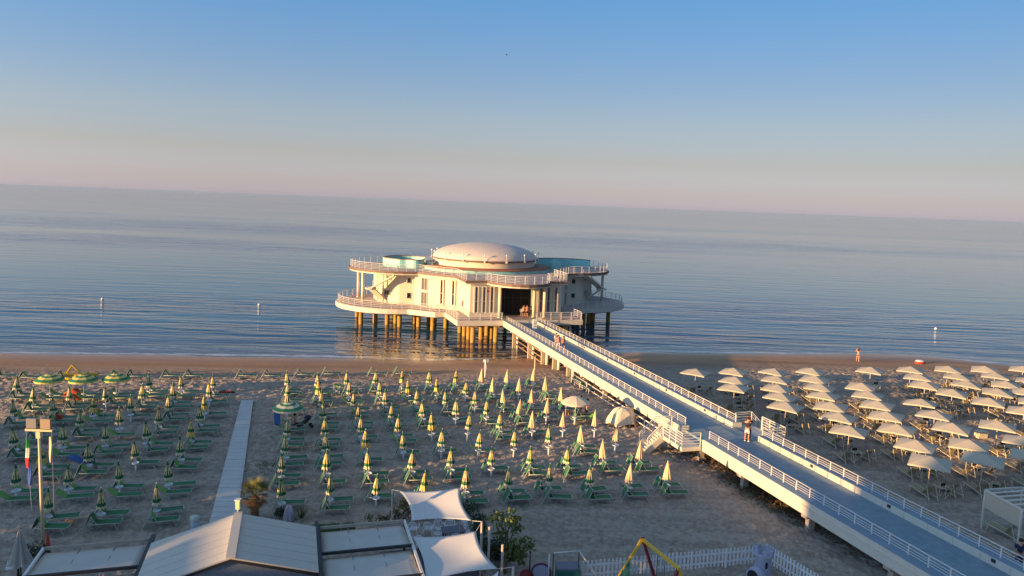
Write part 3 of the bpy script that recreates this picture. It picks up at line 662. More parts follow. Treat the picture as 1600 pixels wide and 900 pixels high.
# ---------------------------------------------------------------- green sunbeds
def sunbed_parts(root, kind=0, fabric=M_green, frame=M_frame, hood=M_green):
    W_ = .62
    zb = .34
    m = MB()
    for s_ in (-1, 1):
        y = s_*W_/2; m.tube((-.55, y, zb), (1.12, y, zb), .02, n=6)
    m.tube((1.12, -W_/2, zb), (1.12, W_/2, zb), .02, n=6); m.tube((-.55, -W_/2, zb), (-.55, W_/2, zb), .02, n=6)
    m.build('frame', frame, root)
    m = MB(); 
    for k in range(7):
        x0 = -.40+k*.21; m.box((x0+.105, 0, zb-.012-.006*math.sin(k/6*math.pi)), (.215, W_-.05, .012))
    m.build('seat_fabric', fabric, root)
    for s_ in (-1, 1):
        y = s_*(W_/2+.02)
        m = MB(); m.tube((.78, y, zb), (1.0, y, -.03), .017, n=5); m.tube((.98, y, -.03), (1.06, y, zb-.02), .012, n=5) if kind == 1 else None
        m.build('leg', frame, root)
    if kind == 0:      # backrest folded towards the foot, hood hanging down
        apx, apz, bx, bz = -.42, .92, -.88, .12
    else:
        apx, apz, bx, bz = -.50, .86, -.92, .06
    m = MB()
    for s_ in (-1, 1):
        y = s_*W_/2; m.tube((bx-.07, y, bz-.14), (apx, y, apz), .018, n=6); m.tube((apx+.10, y, apz-.20), (-.12, y, zb), .014, n=5)
    m.tube((apx, -W_/2, apz), (apx, W_/2, apz), .018, n=5); m.tube((bx, -W_/2, bz), (bx, W_/2, bz), .015, n=5)
    bf = m.build('backrest_frame', frame, root)
    m = MB(); a = Vector((bx+.10, 0, bz+.20)); b = Vector((apx, 0, apz)); m.bar(a, b, W_-.06, .012, (-(b-a).z, 0, (b-a).x)); m.build('backrest', fabric, root)
    m = MB(); a = Vector((apx+.03, 0, apz-.04)); b = Vector((apx+.20+.08*kind, 0, zb+.02)); m.bar(a, b, W_*.72, .012, (-(b-a).z, 0, (b-a).x)); m.build('hood', hood, root)
def flat_bed(root, fabric=M_green, frame=M_frame, back=35):
    W_ = .62; m = MB()
    for s_ in (-1, 1):
        y = s_*W_/2; m.tube((-.35, y, .34), (1.2, y, .34), .02, n=6)
    m.tube((1.2, -W_/2, .34), (1.2, W_/2, .34), .02, n=6); m.build('frame', frame, root)
    m = MB(); m.box((.42, 0, .335), (1.5, W_-.05, .014)); m.build('seat_fabric', fabric, root)
    for x in (-.2, 1.0):
        for s_ in (-1, 1): MB().tube((x, s_*W_/2, .34), (x+.08, s_*(W_/2+.02), -.03), .017, n=5).build('leg', frame, root)
    c, sn_ = math.cos(R(back)), math.sin(R(back)); m = MB(); a = Vector((-.33, 0, .34)); b = a+Vector((-c*.7, 0, sn_*.7)); m.bar(a, b, W_-.03, .02, (sn_, 0, c)); m.build('backrest', M_greenl if fabric == M_green else fabric, root)
SB = [proto(lambda r_: sunbed_parts(r_, 0), 'sunbed'), proto(lambda r_: sunbed_parts(r_, 1, hood=M_greenl), 'sunbed'), proto(lambda r_: sunbed_parts(r_, 1), 'sunbed')]
FB = proto(lambda r_: flat_bed(r_), 'sunbed')
NOBED = [tip(x, y, 2.12) for x, y in ((804, 668), (859, 665), (881, 641), (930.6, 641), (962.5, 662.5))]
for ri, pi, k, p in PLACED:
    for side in (1, -1):
        if any((p-q_).length < 1.2 for q_ in NOBED) or rnd.random() < (.05 if side > 0 else (.42 if p.x > -7 and p.dot(T) > 44 else .15)): continue
        q = p+UX*(.22+(.12 if p.x < -22 else 0)+rnd.gauss(0, .09))+UY*(side*(.60+rnd.gauss(0, .05)))
        if k == 'openw': q = p+UX*(.9)+UY*(side*1.0)
        pr = SB[0] if rnd.random() < .4 else SB[1] if rnd.random() < .6 else SB[2]
        if (k in ('open',) or rnd.random() < .10): pr = FB
        c = copy_tree(pr, (q.x, q.y, gz(q.x, q.y)+.03), ROWA+rnd.gauss(0, .08)); k_ = rnd.uniform(.97, 1.03); c.scale = (k_*.86, k_, k_)
        wh = 'seaward' if side > 0 else 'landward'
        nm = {'striped': 'striped parasol', 'beige': 'beige parasol', 'open': 'open parasol', 'openw': 'open cream parasol'}[k]
        tag(c, 'green sunbed %s of the %s %s from left, %s' % (wh, nm, ORD[pi], rowname(ri)), 'sunbed', 'green sunbeds beside the parasols')
fl = [(2, 592), (42, 594), (98, 594), (183, 592), (207, 592), (263, 591), (297, 591), (379, 591), (419, 591), (470, 589), (511, 588), (584, 587), (622, 587)]
for i, (x, y) in enumerate(fl):
    q = gl(x+4, y+.5); c = copy_tree(SB[i % 2], (q.x, q.y, q.z+.03), ROWA+rnd.gauss(0, .04))
    tag(c, 'green sunbed without parasol, %s from left in the front line by the wet sand' % ORD[i], 'sunbed', 'front line sunbeds without parasols')
# stacked sunbeds by the bridge, folded flat
def stack_bed(root):
    W_ = .62; m = MB()
    for s_ in (-1, 1): m.tube((-.95, s_*W_/2, 0.30), (.95, s_*W_/2, .30), .02, n=6)
    m.build('frame', M_rail, root); MB().box((0, 0, .30), (1.85, W_-.04, .014)).build('seat_fabric', mat('teal_fabric', (.02, .15, .12), .7), root)
    for x in (-.7, .7):
        for s_ in (-1, 1): MB().tube((x, s_*W_/2, .3), (x+.05, s_*W_/2, 0), .018, n=5).build('leg', M_rail, root)
SKB = proto(stack_bed, 'sunbed')
q0 = gl(906, 604)
for i in range(3):
    c = copy_tree(SKB, (q0.x, q0.y, q0.z+.0+i*.16), math.atan2(-.958, .286)+.02*i)
    tag(c, '%s teal sunbed of the flat stack beside the footbridge legs' % ['lowest', 'middle', 'topmost'][i], 'sunbed', 'stacked teal sunbeds')
q1 = gl(919, 612)
for i in range(2):
    c = copy_tree(SKB, (q1.x, q1.y, q1.z+i*.16), math.atan2(-.958, .286)+.06)
    tag(c, '%s teal sunbed of the short stack nearest the white handrail' % ['lower', 'upper'][i], 'sunbed', 'stacked teal sunbeds')
drop_proto(SKB)
# bed with raised back next to the cream parasol
q = gl(914, 660); c = copy_tree(FB, (q.x, q.y, q.z+.02), ROWA+math.pi); tag(c, 'bright green sunbed with raised back below the cream open parasol', 'sunbed')
for q_ in SB+[FB]: drop_proto(q_)
# ---------------------------------------------------------------- white square parasols on the right
white = [(1087,576.6),(1147.6,575.4),(1149,589),(1148.6,600.4),(1209,576),(1213.4,587.6),(1215,601),(1220,614),(1228,628.4),(1268,575),(1273.6,587),(1281,599.6),(1288,612.4),(1300.4,628.6),(1311.6,645.4),(1328,666),(1361,573.6),(1347.6,598.4),(1357.6,611.6),(1373,626.4),(1387,643.4),(1423.6,573),(1435.6,584.4),(1446,596),(1481.6,572),(1496,583.6),(1510.4,595),(1540,572),(1555,582.4),(1572,595.4),(1488,608),(1558,607),(1441,624),(1547,622),(1461,642),(1488,661),(1560,658),(1405,663.4),(1432,687.6),(1514,687),(1599,572),(1602,607),(1601,636),(1600,682),(1455,713),(1537,709),(1612,704),(1618,622),(1610,590)]
def sq_parasol(root):
    m = MB(); m.tube((0, 0, -.1), (0, 0, 2.28), .028, n=8); m.build('pole', M_wood, root)
    m = MB(); zt, ze, rc = 2.36, 1.95, 1.68
    ap = m.V((0, 0, zt)); cs = [m.V((rc*math.cos(R(45+90*k)), rc*math.sin(R(45+90*k)), ze)) for k in range(4)]
    ms_ = [m.V((rc*.70*math.cos(R(90+90*k)), rc*.70*math.sin(R(90+90*k)), ze+.04)) for k in range(4)]
    for k in range(4):
        m.Fc((ap, cs[k], ms_[k])); m.Fc((ap, ms_[k], cs[(k+1) % 4]))
    lo = [m.V(tuple(Vector(m.v[i])-Vector((0, 0, .10)))) for i in cs+ms_]
    for k in range(4):
        m.Fc((cs[k], lo[k], lo[4+k], ms_[k])); m.Fc((ms_[k], lo[4+k], lo[(k+1) % 4], cs[(k+1) % 4]))
    can = m.build('canopy', M_wcan, root)
    m = MB()
    for k in range(4): m.tube((0, 0, zt-.04), (rc*.95*math.cos(R(45+90*k)), rc*.95*math.sin(R(45+90*k)), ze-.02), .014, n=4)
    m.build('ribs', M_wood, root)
def lounge_white(root, khaki=M_khaki):
    W_ = .6; zb = .32; m = MB()
    for s_ in (-1, 1): y = s_*W_/2; m.bar((-.75, y, zb-.16), (1.05, y, zb+.06), .035, .04)
    m.build('frame', M_wood, root)
    m = MB(); m.bar((-.3, 0, zb-.09), (1.0, 0, zb+.05), W_-.06, .014); m.build('seat_fabric', khaki, root)
    for s_ in (-1, 1):
        y = s_*(W_/2+.03); MB().bar((.85, y, zb+.03), (.95, y, -.02), .03, .03).build('leg', M_wood, root)
        MB().bar((-.72, y, -.02), (-.42, y, .86), .03, .035).build('leg', M_wood, root)
    m = MB(); m.bar((-.05, 0, zb-.04), (-.44, 0, .84), W_-.04, .014, (1, 0, .4)); m.build('backrest', khaki, root)
def dir_chair(root, fab=M_black, fr=M_wood):
    W_ = .5
    for x in (-.2, .2):
        MB().bar((x, -W_/2, 0), (x, W_/2, .44), .025, .025).build('leg', fr, root); MB().bar((x, W_/2, 0), (x, -W_/2, .44), .025, .025).build('leg', fr, root)
    m = MB()
    for s_ in (-1, 1): m.bar((-.22, s_*W_/2, .0), (-.22, s_*W_/2, .85), .03, .03); m.bar((.2, s_*W_/2, 0.0), (.2, s_*W_/2, .62), .03, .03); m.bar((-.24, s_*W_/2, .62), (.26, s_*W_/2, .62), .04, .025)
    m.build('frame', fr, root); MB().box((0, 0, .44), (.4, W_, .015)).build('seat', fab, root); MB().box((-.22, 0, .76), (.015, W_, .2)).build('backrest', fab, root)
PQ, PLW, PDC = proto(sq_parasol, 'square_parasol'), proto(lounge_white, 'deck_lounger'), proto(dir_chair, 'folding_chair')
wp = [tip(x, y, 2.33) for x, y in white]
widx = {}
for p in wp: widx.setdefault(int(round((73-p.dot(UY)+ (0))/3.45)), []).append(p)
mn = min(widx)
for ri0 in sorted(widx):
    row = sorted(widx[ri0], key=lambda p: p.x); ri = ri0-mn
    for pi, p in enumerate(row):
        c = copy_tree(PQ, p, ROWA+R(42+rnd.uniform(-4, 4))); c.rotation_euler.x = rnd.gauss(0, .02); c.rotation_euler.y = rnd.gauss(0, .02)
        tag(c, 'open white square parasol, %s from left in the %s' % (ORD[pi], rowname(ri)), 'parasol', 'white square parasols right of the footbridge')
        hd = math.atan2(.958, -.286)
        for sd in (-1, 1):
            if rnd.random() < .06: continue
            q = p+N*(sd*.95+rnd.gauss(0, .05))+T*(-.75+rnd.gauss(0, .1)); c = copy_tree(PLW, (q.x, q.y, gz(q.x, q.y)+.02), hd+sd*R(6)+rnd.gauss(0, .05))
            tag(c, 'khaki lounger %s of the white parasol %s from left, %s' % ('left' if sd < 0 else 'right', ORD[pi], rowname(ri)), 'lounger', 'khaki loungers under the white parasols')
        if rnd.random() < .85:
            q = p+N*rnd.gauss(.1, .1)+T*(-.85+rnd.gauss(0, .15)); c = copy_tree(PDC, (q.x, q.y, gz(q.x, q.y)+.01), math.atan2(-.958, .286)+rnd.gauss(0, .3))
            tag(c, 'black folding chair under the white parasol %s from left, %s' % (ORD[pi], rowname(ri)), 'chair', 'folding chairs under the white parasols')
# pergola with lounger
q = gl(1572, 838); c = copy_tree(PLW, (q.x, q.y, q.z+.02), math.atan2(.958, -.286)+.1); tag(c, 'khaki lounger standing under the white pergola at the right', 'lounger')
for q_ in (PQ, PLW, PDC): drop_proto(q_)
def deckchair(x, y, label, rz):
    q = gl(x, y); r_ = empty('folding_chair', q, rz, label=label, cat='chair', group='green folding chairs'); dir_chair(r_, M_greenl, M_rail)
deckchair(159, 656, 'lime green folding chair facing the sea among the left sunbeds', R(90)); deckchair(527, 614, 'green and yellow folding chair behind the front parasols', R(85))
# pergola
pg = empty('pergola', at(1568, 815, 0), PA, label='white framed pergola with beige side curtain at the right edge', cat='pergola')
def loc_(o, p): return o.matrix_basis.inverted() @ Vector(p)
A = at(1540, 766, 2.3); A.z = 0; B = at(1597, 797, 2.3); B.z = 0
Dv = (at(1600, 762, 2.3)-at(1540, 766, 2.3)); Dv.z = 0; Dv = Dv.normalized()*2.6
for p in (A, B, A+Dv, B+Dv): q = loc_(pg, p); MB().box((q.x, q.y, 1.15), (.1, .1, 2.3)).build('post', M_white, pg)
m = MB()
for a, b in ((A, B), (A+Dv, B+Dv), (A, A+Dv), (B, B+Dv)): a = loc_(pg, a); b = loc_(pg, b); m.bar((a.x, a.y, 2.3), (b.x, b.y, 2.3), .1, .12)
m.build('beam', M_white, pg)
for f in (.2, .4, .6, .8):
    a = loc_(pg, A+(B-A)*f); b = loc_(pg, A+(B-A)*f+Dv); MB().bar((a.x, a.y, 2.36), (b.x, b.y, 2.36), .16, .05).build('slat', M_white, pg)
a = loc_(pg, A); b = loc_(pg, B); MB().bar((a.x, a.y, 1.75), (b.x, b.y, 1.75), .03, .9).build('curtain', mat('curtain', (.50, .44, .34), .8, noise=.05), pg)
# ---------------------------------------------------------------- people
def skin_mesh(name, V, E_, rad, mt, parent=None, sub=1, root=0):
    me = bpy.data.meshes.new(name); me.from_pydata([tuple(v) for v in V], E_, []); ob = bpy.data.objects.new(name, me); C.objects.link(ob)
    ob.modifiers.new('Skin', 'SKIN'); sv_ = me.skin_vertices[0].data
    for i, r_ in enumerate(rad): sv_[i].radius = (r_, r_) if not isinstance(r_, tuple) else r_
    for i in range(len(rad)): sv_[i].use_root = (i == root)
    sm = ob.modifiers.new('Sub', 'SUBSURF'); sm.levels = sub; sm.render_levels = sub
    dg = bpy.context.evaluated_depsgraph_get(); me2 = bpy.data.meshes.new_from_object(ob.evaluated_get(dg)); bpy.data.objects.remove(ob)
    me2.name = name; me2.materials.clear(); me2.materials.append(mt)
    for p in me2.polygons: p.use_smooth = True
    o = bpy.data.objects.new(name, me2); C.objects.link(o)
    if parent: o.parent = parent
    return o
M_hair = mat('dark_hair', (.03, .015, .01), .7)
def person(p, rz, label, h=1.7, pose='stand', top=None, bottom=None, hair=M_hair, shoes=None, long_hair=False, arms='down', lean=0, group=None, fem=False):
    """local +X = facing"""
    root = empty('person', p, rz, label=label, cat='person', group=group)
    s_ = h/1.7; k = lambda *a: Vector(a)*s_
    hip = .92; J = {}
    if pose == 'sit': hip = .40
    if pose == 'stoop': pass
    J['pel'] = k(0, 0, hip); J['wai'] = k(.0+lean*.15, 0, hip+.16); J['che'] = k(.0+lean*.42, 0, hip+.38); J['nec'] = k(.0+lean*.62, 0, hip+.53); J['hd0'] = k(.02+lean*.68, 0, hip+.60); J['hd1'] = k(.025+lean*.72, 0, hip+.68); J['hd2'] = k(.015+lean*.74, 0, hip+.755)
    V = []; Ed = []; Rd = []
    def add(v, r_, par=None):
        V.append(v); Rd.append(r_ if isinstance(r_, tuple) else r_*s_)
        if par is not None: Ed.append((par, len(V)-1))
        return len(V)-1
    sh = .165 if fem else .19
    pe = add(J['pel'], .13); wa = add(J['wai'], .105 if fem else .12, pe); ch = add(J['che'], .13, wa); nk = add(J['nec'], .055, ch); h0 = add(J['hd0'], .075, nk); h1 = add(J['hd1'], .098, h0); add(J['hd2'], .075, h1)
    add(J['hd1']+k(.105, 0, -.01), .014, h1)
    legs = []; armsL = []
    for sg in (-1, 1):
        if pose == 'sit': hp, kn, an, to = k(.0, sg*.09, hip-.02), k(.42, sg*.13, hip+.04), k(.50, sg*.13, .07), k(.62, sg*.13, .03)
        elif pose == 'walk': st = sg*.16; hp, kn, an, to = k(0, sg*.09, hip-.06), k(st*.75+.04, sg*.09, .50), k(st*1.3, sg*.08, .08), k(st*1.3+.13, sg*.085, .03)
        else: hp, kn, an, to = k(0, sg*.09, hip-.06), k(.02, sg*.11, .49), k(0, sg*.12, .08), k(.14, sg*.14, .03)
        a = add(hp, .095, pe); b = add(kn, .058, a); c_ = add((kn+an)/2, .056, b); d_ = add(an, .038, c_); add(to, .034, d_); legs.append((hp, kn, an, to))
        so = J['che']+k(0, sg*sh, .10)
        if arms == 'down': el, wr = so+k(-.02, sg*.06, -.28), so+k(.04, sg*.08, -.53)
        elif arms == 'bent': el, wr = so+k(-.03, sg*.07, -.28), so+k(.20, sg*.02, -.34)
        elif arms == 'head': el, wr = so+k(.08, sg*.14, -.05), so+k(.08, -sg*.0+sg*.03, .17)
        elif arms == 'hug': el, wr = so+k(.18, sg*.07, -.14), so+k(.36, -sg*.02, -.08)
        elif arms == 'hips': el, wr = so+k(-.06, sg*.16, -.25), so+k(.03, sg*.0, -.42)
        a = add(so, .055, ch); b = add(el, .042, a); c_ = add((el+wr)/2, .038, b); w = add(wr, .027, c_)
        dv = (wr-el).normalized(); hm = add(wr+dv*.07*s_, .030, w); armsL.append((so, el, wr))
        sv2 = dv.cross(Vector((0, sg, .2))).normalized(); sp = dv.cross(sv2).normalized()
        for fi, (off, ln) in enumerate(((-.03, .070), (-.010, .080), (.010, .075), (.03, .058))):
            f1 = add(wr+dv*.105*s_+sp*off*s_, .009, hm); add(wr+dv*(.105+ln)*s_+sp*off*1.1*s_+sv2*.02*s_, .008, f1)
        th = add(wr+dv*.05*s_+sp*-.045*s_, .010, w); add(wr+dv*.09*s_+sp*-.065*s_, .009, th)
    skin_mesh('body', V, Ed, Rd, M_skin, root)
    # hair: cap over skull, lathe-like shell
    hc_ = J['hd1']+k(-.015, 0, .03); m = MB(tuple(hc_)); m.smooth = True
    m.lathe([(.001, .112*s_), (.06*s_, .098*s_), (.095*s_, .06*s_), (.108*s_, .0), (.10*s_, -.05*s_)], n=14); hr = m.build('hair', hair, root)
    if long_hair:
        m = MB(tuple(hc_)); m.lathe([(.05*s_, .05*s_), (.10*s_, 0), (.105*s_, -.12*s_), (.09*s_, -.26*s_), (.001, -.30*s_)], (-.045*s_, 0), 12, .6); m.build('hair_length', hair, hr)
    if top:
        V2 = [J['pel']+k(0, 0, .02), J['wai'], J['che'], J['nec']+k(0, 0, -.05)]; E2 = [(0, 1), (1, 2), (2, 3)]; R2 = [.14*s_, (.12 if fem else .135)*s_, .15*s_, .07*s_]
        for so, el, wr in armsL: V2 += [so, so.lerp(el, .75)]; n_ = len(V2); E2 += [(2, n_-2), (n_-2, n_-1)]; R2 += [.068*s_, .058*s_]
        skin_mesh('shirt', V2, E2, R2, top, root)
    if bottom:
        fr = .62 if bottom[1] == 'shorts' else (.97 if bottom[1] == 'long' else .25)
        V2 = [J['pel']+k(0, 0, .05), J['pel']]; E2 = [(0, 1)]; R2 = [.13*s_, .142*s_]
        for hp, kn, an, to in legs:
            V2 += [hp, hp.lerp(kn, min(1, fr*1.4))]; n_ = len(V2); E2 += [(1, n_-2), (n_-2, n_-1)]; R2 += [.105*s_, .08*s_]
            if fr > .9: V2 += [an+k(0, 0, .02)]; E2 += [(n_-1, n_)]; R2 += [.055*s_]
        skin_mesh('trousers' if fr > .9 else 'shorts' if fr > .5 else 'swimsuit', V2, E2, R2, bottom[0], root, root=1)
    for hp, kn, an, to in (legs if shoes else []):
        m = MB(); m.bar(an+k(-.04, 0, -.03), to+k(.03, 0, 0), .09*s_, .07*s_); m.build('shoe', shoes, root)
    return root
dk = 1.41
def on_deck(x, y): p = at(x, y, dk); return p
M_wc = mat('white_cotton', (.75, .75, .75), .8); M_pinkc = mat('pink_cotton', (.65, .38, .36), .8); M_orc = mat('orange_cotton', (.65, .22, .10), .8); M_bluec = mat('blue_cotton', (.03, .10, .32), .8); M_redh = mat('auburn_hair', (.16, .035, .015), .6)
toT = math.atan2(.958, -.286)
person(gl(1340, 565.5), R(80), 'woman in a dark red swimsuit walking along the wet sand', 1.7, 'walk', None, (mat('wine', (.20, .02, .03), .7), 'swim'), long_hair=True, arms='head', fem=True)
pm = on_deck(1166.5, 690); person(pm, R(60), 'man in a black shirt and white shorts on the blue footbridge', 1.74, 'stand', M_black, (M_wc, 'shorts'), shoes=M_wc, arms='hug')
pw = pm+Vector((math.cos(R(60)), math.sin(R(60)), 0))*.42; person(pw, R(240), 'red haired woman in a dark top facing the man in white shorts', 1.72, 'stand', M_black, (M_black, 'long'), hair=M_redh, arms='hug', shoes=M_black, long_hair=True, fem=True)
person(on_deck(868.5, 544.0), R(-60), 'person in white on the left of three walkers on the footbridge', 1.72, 'walk', M_wc, (M_wc, 'shorts'), arms='bent')
person(on_deck(872.0, 546.3), R(-65), 'person in a pink top in the middle of three walkers', 1.66, 'walk', M_pinkc, (M_wc, 'shorts'), fem=True, long_hair=True)
person(on_deck(879.5, 547.5), R(-65), 'person in an orange top and black shorts beside two walkers', 1.62, 'walk', M_orc, (M_black, 'shorts'), fem=True)
for x, y, lb, t_, b_ in ((831, 496, 'person in a dark suit at the pavilion entrance', M_navy, (M_navy, 'long')), (835, 497, 'person in pale clothes next to the dark suited one', M_wc, (M_pinkc, 'long')), (848.5, 492, 'person in a light top right of the entrance', M_wc, (M_black, 'long')), (818, 498, 'person in grey waiting left of the entrance group', M_khaki, (M_black, 'shorts')), (823, 498, 'person in orange waiting near the information board', M_orc, (M_black, 'shorts'))):
    p = at(x, y, 1.62); person(Vector((p.x, p.y, 1.42 if p.dot(T) < 94.5 else 1.85)), R(-70), lb, 1.68, 'stand', t_, b_, shoes=M_black, group=None)
person(gl(886, 650), R(100), 'man in a black shirt and blue shorts left under the cream parasol', 1.72, 'stand', M_black, (M_bluec, 'shorts'), arms='hips')
person(gl(899.5, 650), R(160), 'bare chested man in white shorts beside the parasol pole', 1.72, 'stand', None, (M_wc, 'shorts'), arms='bent')
person(gl(907, 648), R(200), 'bare chested person in dark red behind the parasol pole', 1.66, 'stand', mat('maroon', (.14, .02, .02), .8), (M_black, 'shorts'), arms='bent', fem=True)
person(gl(915.5, 654), R(20), 'bare backed person in black shorts right of the cream parasol', 1.66, 'stand', None, (M_black, 'shorts'), arms='bent', lean=.12)
person(gl(458, 671), R(60), 'bare backed person sitting on a sunbed near the pushchair', 1.7, 'sit', None, (M_navy, 'shorts'), arms='bent', lean=.2)
p = gl(1590, 893); person(p, R(80), 'person in a navy top behind the footbridge railing at right edge', 1.72, 'stand', M_navy, (M_navy, 'long'), shoes=M_black)
person(gl(137, 735), R(15), 'person lying back on a blue towel covered sunbed', 1.6, 'sit', M_navy, (M_navy, 'shorts'), arms='bent', lean=-.3)
# ---------------------------------------------------------------- things on the beach
def towel(name, a, b, c_, d_, mt, label, parent=None):
    m = MB(); n = 6; A_, B_2, C_, D_ = map(Vector, (a, b, c_, d_)); g = []
    for j in range(n+1):
        for i in range(n+1):
            p = A_.lerp(B_2, i/n).lerp(D_.lerp(C_, i/n), j/n)+Vector((0, 0, .015*math.sin(i*2.1+j))); g.append(m.V(p))
    for j in range(n):
        for i in range(n): q = j*(n+1)+i; m.smooth = True; m.Fc((g[q], g[q+1], g[q+n+2], g[q+n+1]))
    o = m.build(name, mt, parent); md = o.modifiers.new('thick', 'SOLIDIFY'); md.thickness = .015
    if label: tag(o, label, 'towel')
    return o
p = tip(450, 628, 2.25)
towel('beach_towel', (p.x-.95, p.y-.35, 1.75), (p.x-.40, p.y-.55, 1.75), (p.x-.42, p.y-.5, .55), (p.x-.9, p.y-.3, .6), M_bluec, 'dark blue towel hanging from the open green and cream parasol')
q = gl(137, 737); towel('beach_towel', (q.x-1.1, q.y-.3, .95), (q.x-1.1, q.y+.35, .95), (q.x+.3, q.y+.4, .4), (q.x+.3, q.y-.35, .4), M_bluec, 'blue towel spread over a sunbed left of the slab path')
def heap(name, p, sx_, sy_, sz_, mt, label, cat, seed=1, n=20):
    m = MB(); rs = random.Random(seed); ph = [rs.random()*6 for _ in range(4)]; rings = []
    for j in range(9):
        f = j/8; ring = []
        for k in range(n):
            a = 2*math.pi*k/n; w = 1+.18*math.sin(3*a+ph[0])+.10*math.sin(7*a+ph[1]+f*3); rr = math.cos(f*math.pi/2*.93)*w
            ring.append(m.V((sx_*rr*math.cos(a), sy_*rr*math.sin(a), sz_*math.sin(f*math.pi/2)*(1+.1*math.sin(2*a+ph[2])))))
        rings.append(ring)
    m.smooth = True
    for j in range(8):
        for k in range(n): m.Fc((rings[j][k], rings[j][(k+1) % n], rings[j+1][(k+1) % n], rings[j+1][k]))
    m.Fc(rings[-1]); o = m.build(name, mt); o.location = p; tag(o, label, cat); return o
heap('towel_heap', gl(353, 614), .75, .35, .22, mat('dark_red_cloth', (.16, .025, .02), .9), 'dark red cloth heap on the sand right of the left block', 'cloth heap', 3)
heap('folded_seats', gl(116, 622), .85, .55, .75, mat('red_seat', (.42, .07, .03), .8, noise=.3, nscale=5), 'heap of red seats under the open yellow parasol', 'seat heap', 5)
q = gl(85, 666); MB().box((0, 0, .15), (.4, .3, .3), .2).box((0, 0, .33), (.42, .32, .06), .2).build('cool_box', M_red).location = (q.x, q.y+.6, .38); tag(C.objects['cool_box'], 'red bag lying on a sunbed in the left block', 'bag')
# tarpaulin covered stack
tp = empty('covered_stack', gl(971, 664), ROWA, label='beach gear heaped under a pale crumpled tarpaulin beside the footbridge', cat='covered stack')
m = MB(); n = 60; rings = []
for j, (rx, ry, z) in enumerate([(1.35, .85, .18), (1.3, .78, .4), (1.12, .68, .8), (.9, .5, 1.2), (.72, .36, 1.48), (.4, .2, 1.62), (.05, .05, 1.58)]):
    rings.append([m.V((rx*(1+.15*math.sin(5*a+j*.3)+.10*math.sin(9*a)+.06*math.sin(15*a+j*.6))*math.copysign(abs(math.cos(a))**.7, math.cos(a)), ry*(1+.08*math.sin(6*a+1))*math.copysign(abs(math.sin(a))**.7, math.sin(a)), z+.10*math.sin(4*a+j*.4))) for a in [2*math.pi*k/n for k in range(n)]])
m.smooth = True
for j in range(6):
    for k in range(n): m.Fc((rings[j][k], rings[j][(k+1) % n], rings[j+1][(k+1) % n], rings[j+1][k]))
tp.scale = (.85, .85, .88); m.Fc(rings[-1]); m.build('tarpaulin', mat('tarp', (.62, .57, .48), .75, noise=.1, nscale=3, bump=.8, bscale=4), tp)
m = MB()
for k in range(5): m.box((-1.1+k*.55, 0, .1), (.12, 1.5, .2))
m.box((0, 0, .22), (2.7, 1.4, .06)); m.build('pallet', mat('ochre_wood', (.45, .26, .08), .8, noise=.2), tp)
# handrail below the bridge
hr_ = empty('handrail', gl(960, 632), 0, label='low white tube handrail running along the footbridge legs', cat='handrail')
m = MB(tuple(-hr_.location)); a1, b1 = sn(68, 26.9), sn(47.8, 26.9)
for h_ in (.28, .78): m.tube((a1.x, a1.y, h_+(.0 if h_ > .5 else 0)), (b1.x, b1.y, h_), .045, n=8)
m.build('rail', M_rail, hr_)
for f in (0, .2, .4, .6, .8, 1): q = a1.lerp(b1, f); MB(tuple(-hr_.location)).tube((q.x, q.y, -.2), (q.x, q.y, .78), .05, n=8).build('post', M_rail, hr_)
# shower post and signs near the water
q = gl(758, 590); r_ = empty('sign_post', q, ROWA, label='white lifeguard sign post with cross board near the wet sand', cat='sign post')
MB().tube((0, 0, 0), (0, 0, 1.9), .09, n=8).build('post', M_plast, r_); MB().box((0, 0, 1.75), (.55, .06, .3)).build('board', M_plast, r_); MB().box((-.02, -.03, 1.1), (.22, .12, .5)).build('box', M_plast, r_)
q = gl(835, 588); r_ = empty('wooden_post', q, 0, label='thin bare wooden post standing alone on the wet sand', cat='post'); MB().tube((0, 0, -.3), (0, 0, 2.1), .07, .055, n=8).build('post', M_wood, r_); MB().bar((-.25, 0, 2.0), (.25, 0, 2.0), .03, .03).build('cross_bar', M_dark, r_)
# inflatable dinghy, crate, buoys, pushchair
q = gl(1437, 568); r_ = empty('inflatable_boat', q, .4, label='small red and white inflatable boat on the sand by the water', cat='boat')
m = MB(); m.lathe([(.45, .0), (.62, .04), (.68, .18), (.60, .30), (.45, .32)], n=20, sx=1.1, sy=.8); m.build('hull', M_red, r_); m = MB(); m.lathe([(.60, .27), (.52, .40), (.3, .46), (0, .48)], n=20, sx=1.08, sy=.8); m.build('cover', mat('boat_cover', (.6, .65, .7), .5), r_)
q = gl(1532, 684); r_ = empty('crate', q, ROWA, label='cream wooden box on the sand among the white parasols', cat='box'); MB().box((0, 0, .27), (.8, .55, .52)).build('box', M_wood, r_); MB().box((0, 0, .55), (.86, .6, .05)).build('lid', M_wood, r_)
for (x, y), lb in zip(((160, 467.5), (405, 476.5), (1462, 514)), ('white buoy floating far left on the sea', 'white buoy floating left of the pavilion', 'white buoy floating right of the pavilion')):
    q = at(x, y, -1.2); r_ = empty('buoy', q, 0, label=lb, cat='buoy', group='buoys on the sea'); MB().lathe([(0, -.2), (.2, -.1), (.24, .08), (.18, .2), (.08, .25), (0, .26)], n=14).build('float', M_plast, r_)
q = at(791, 86, 60); 
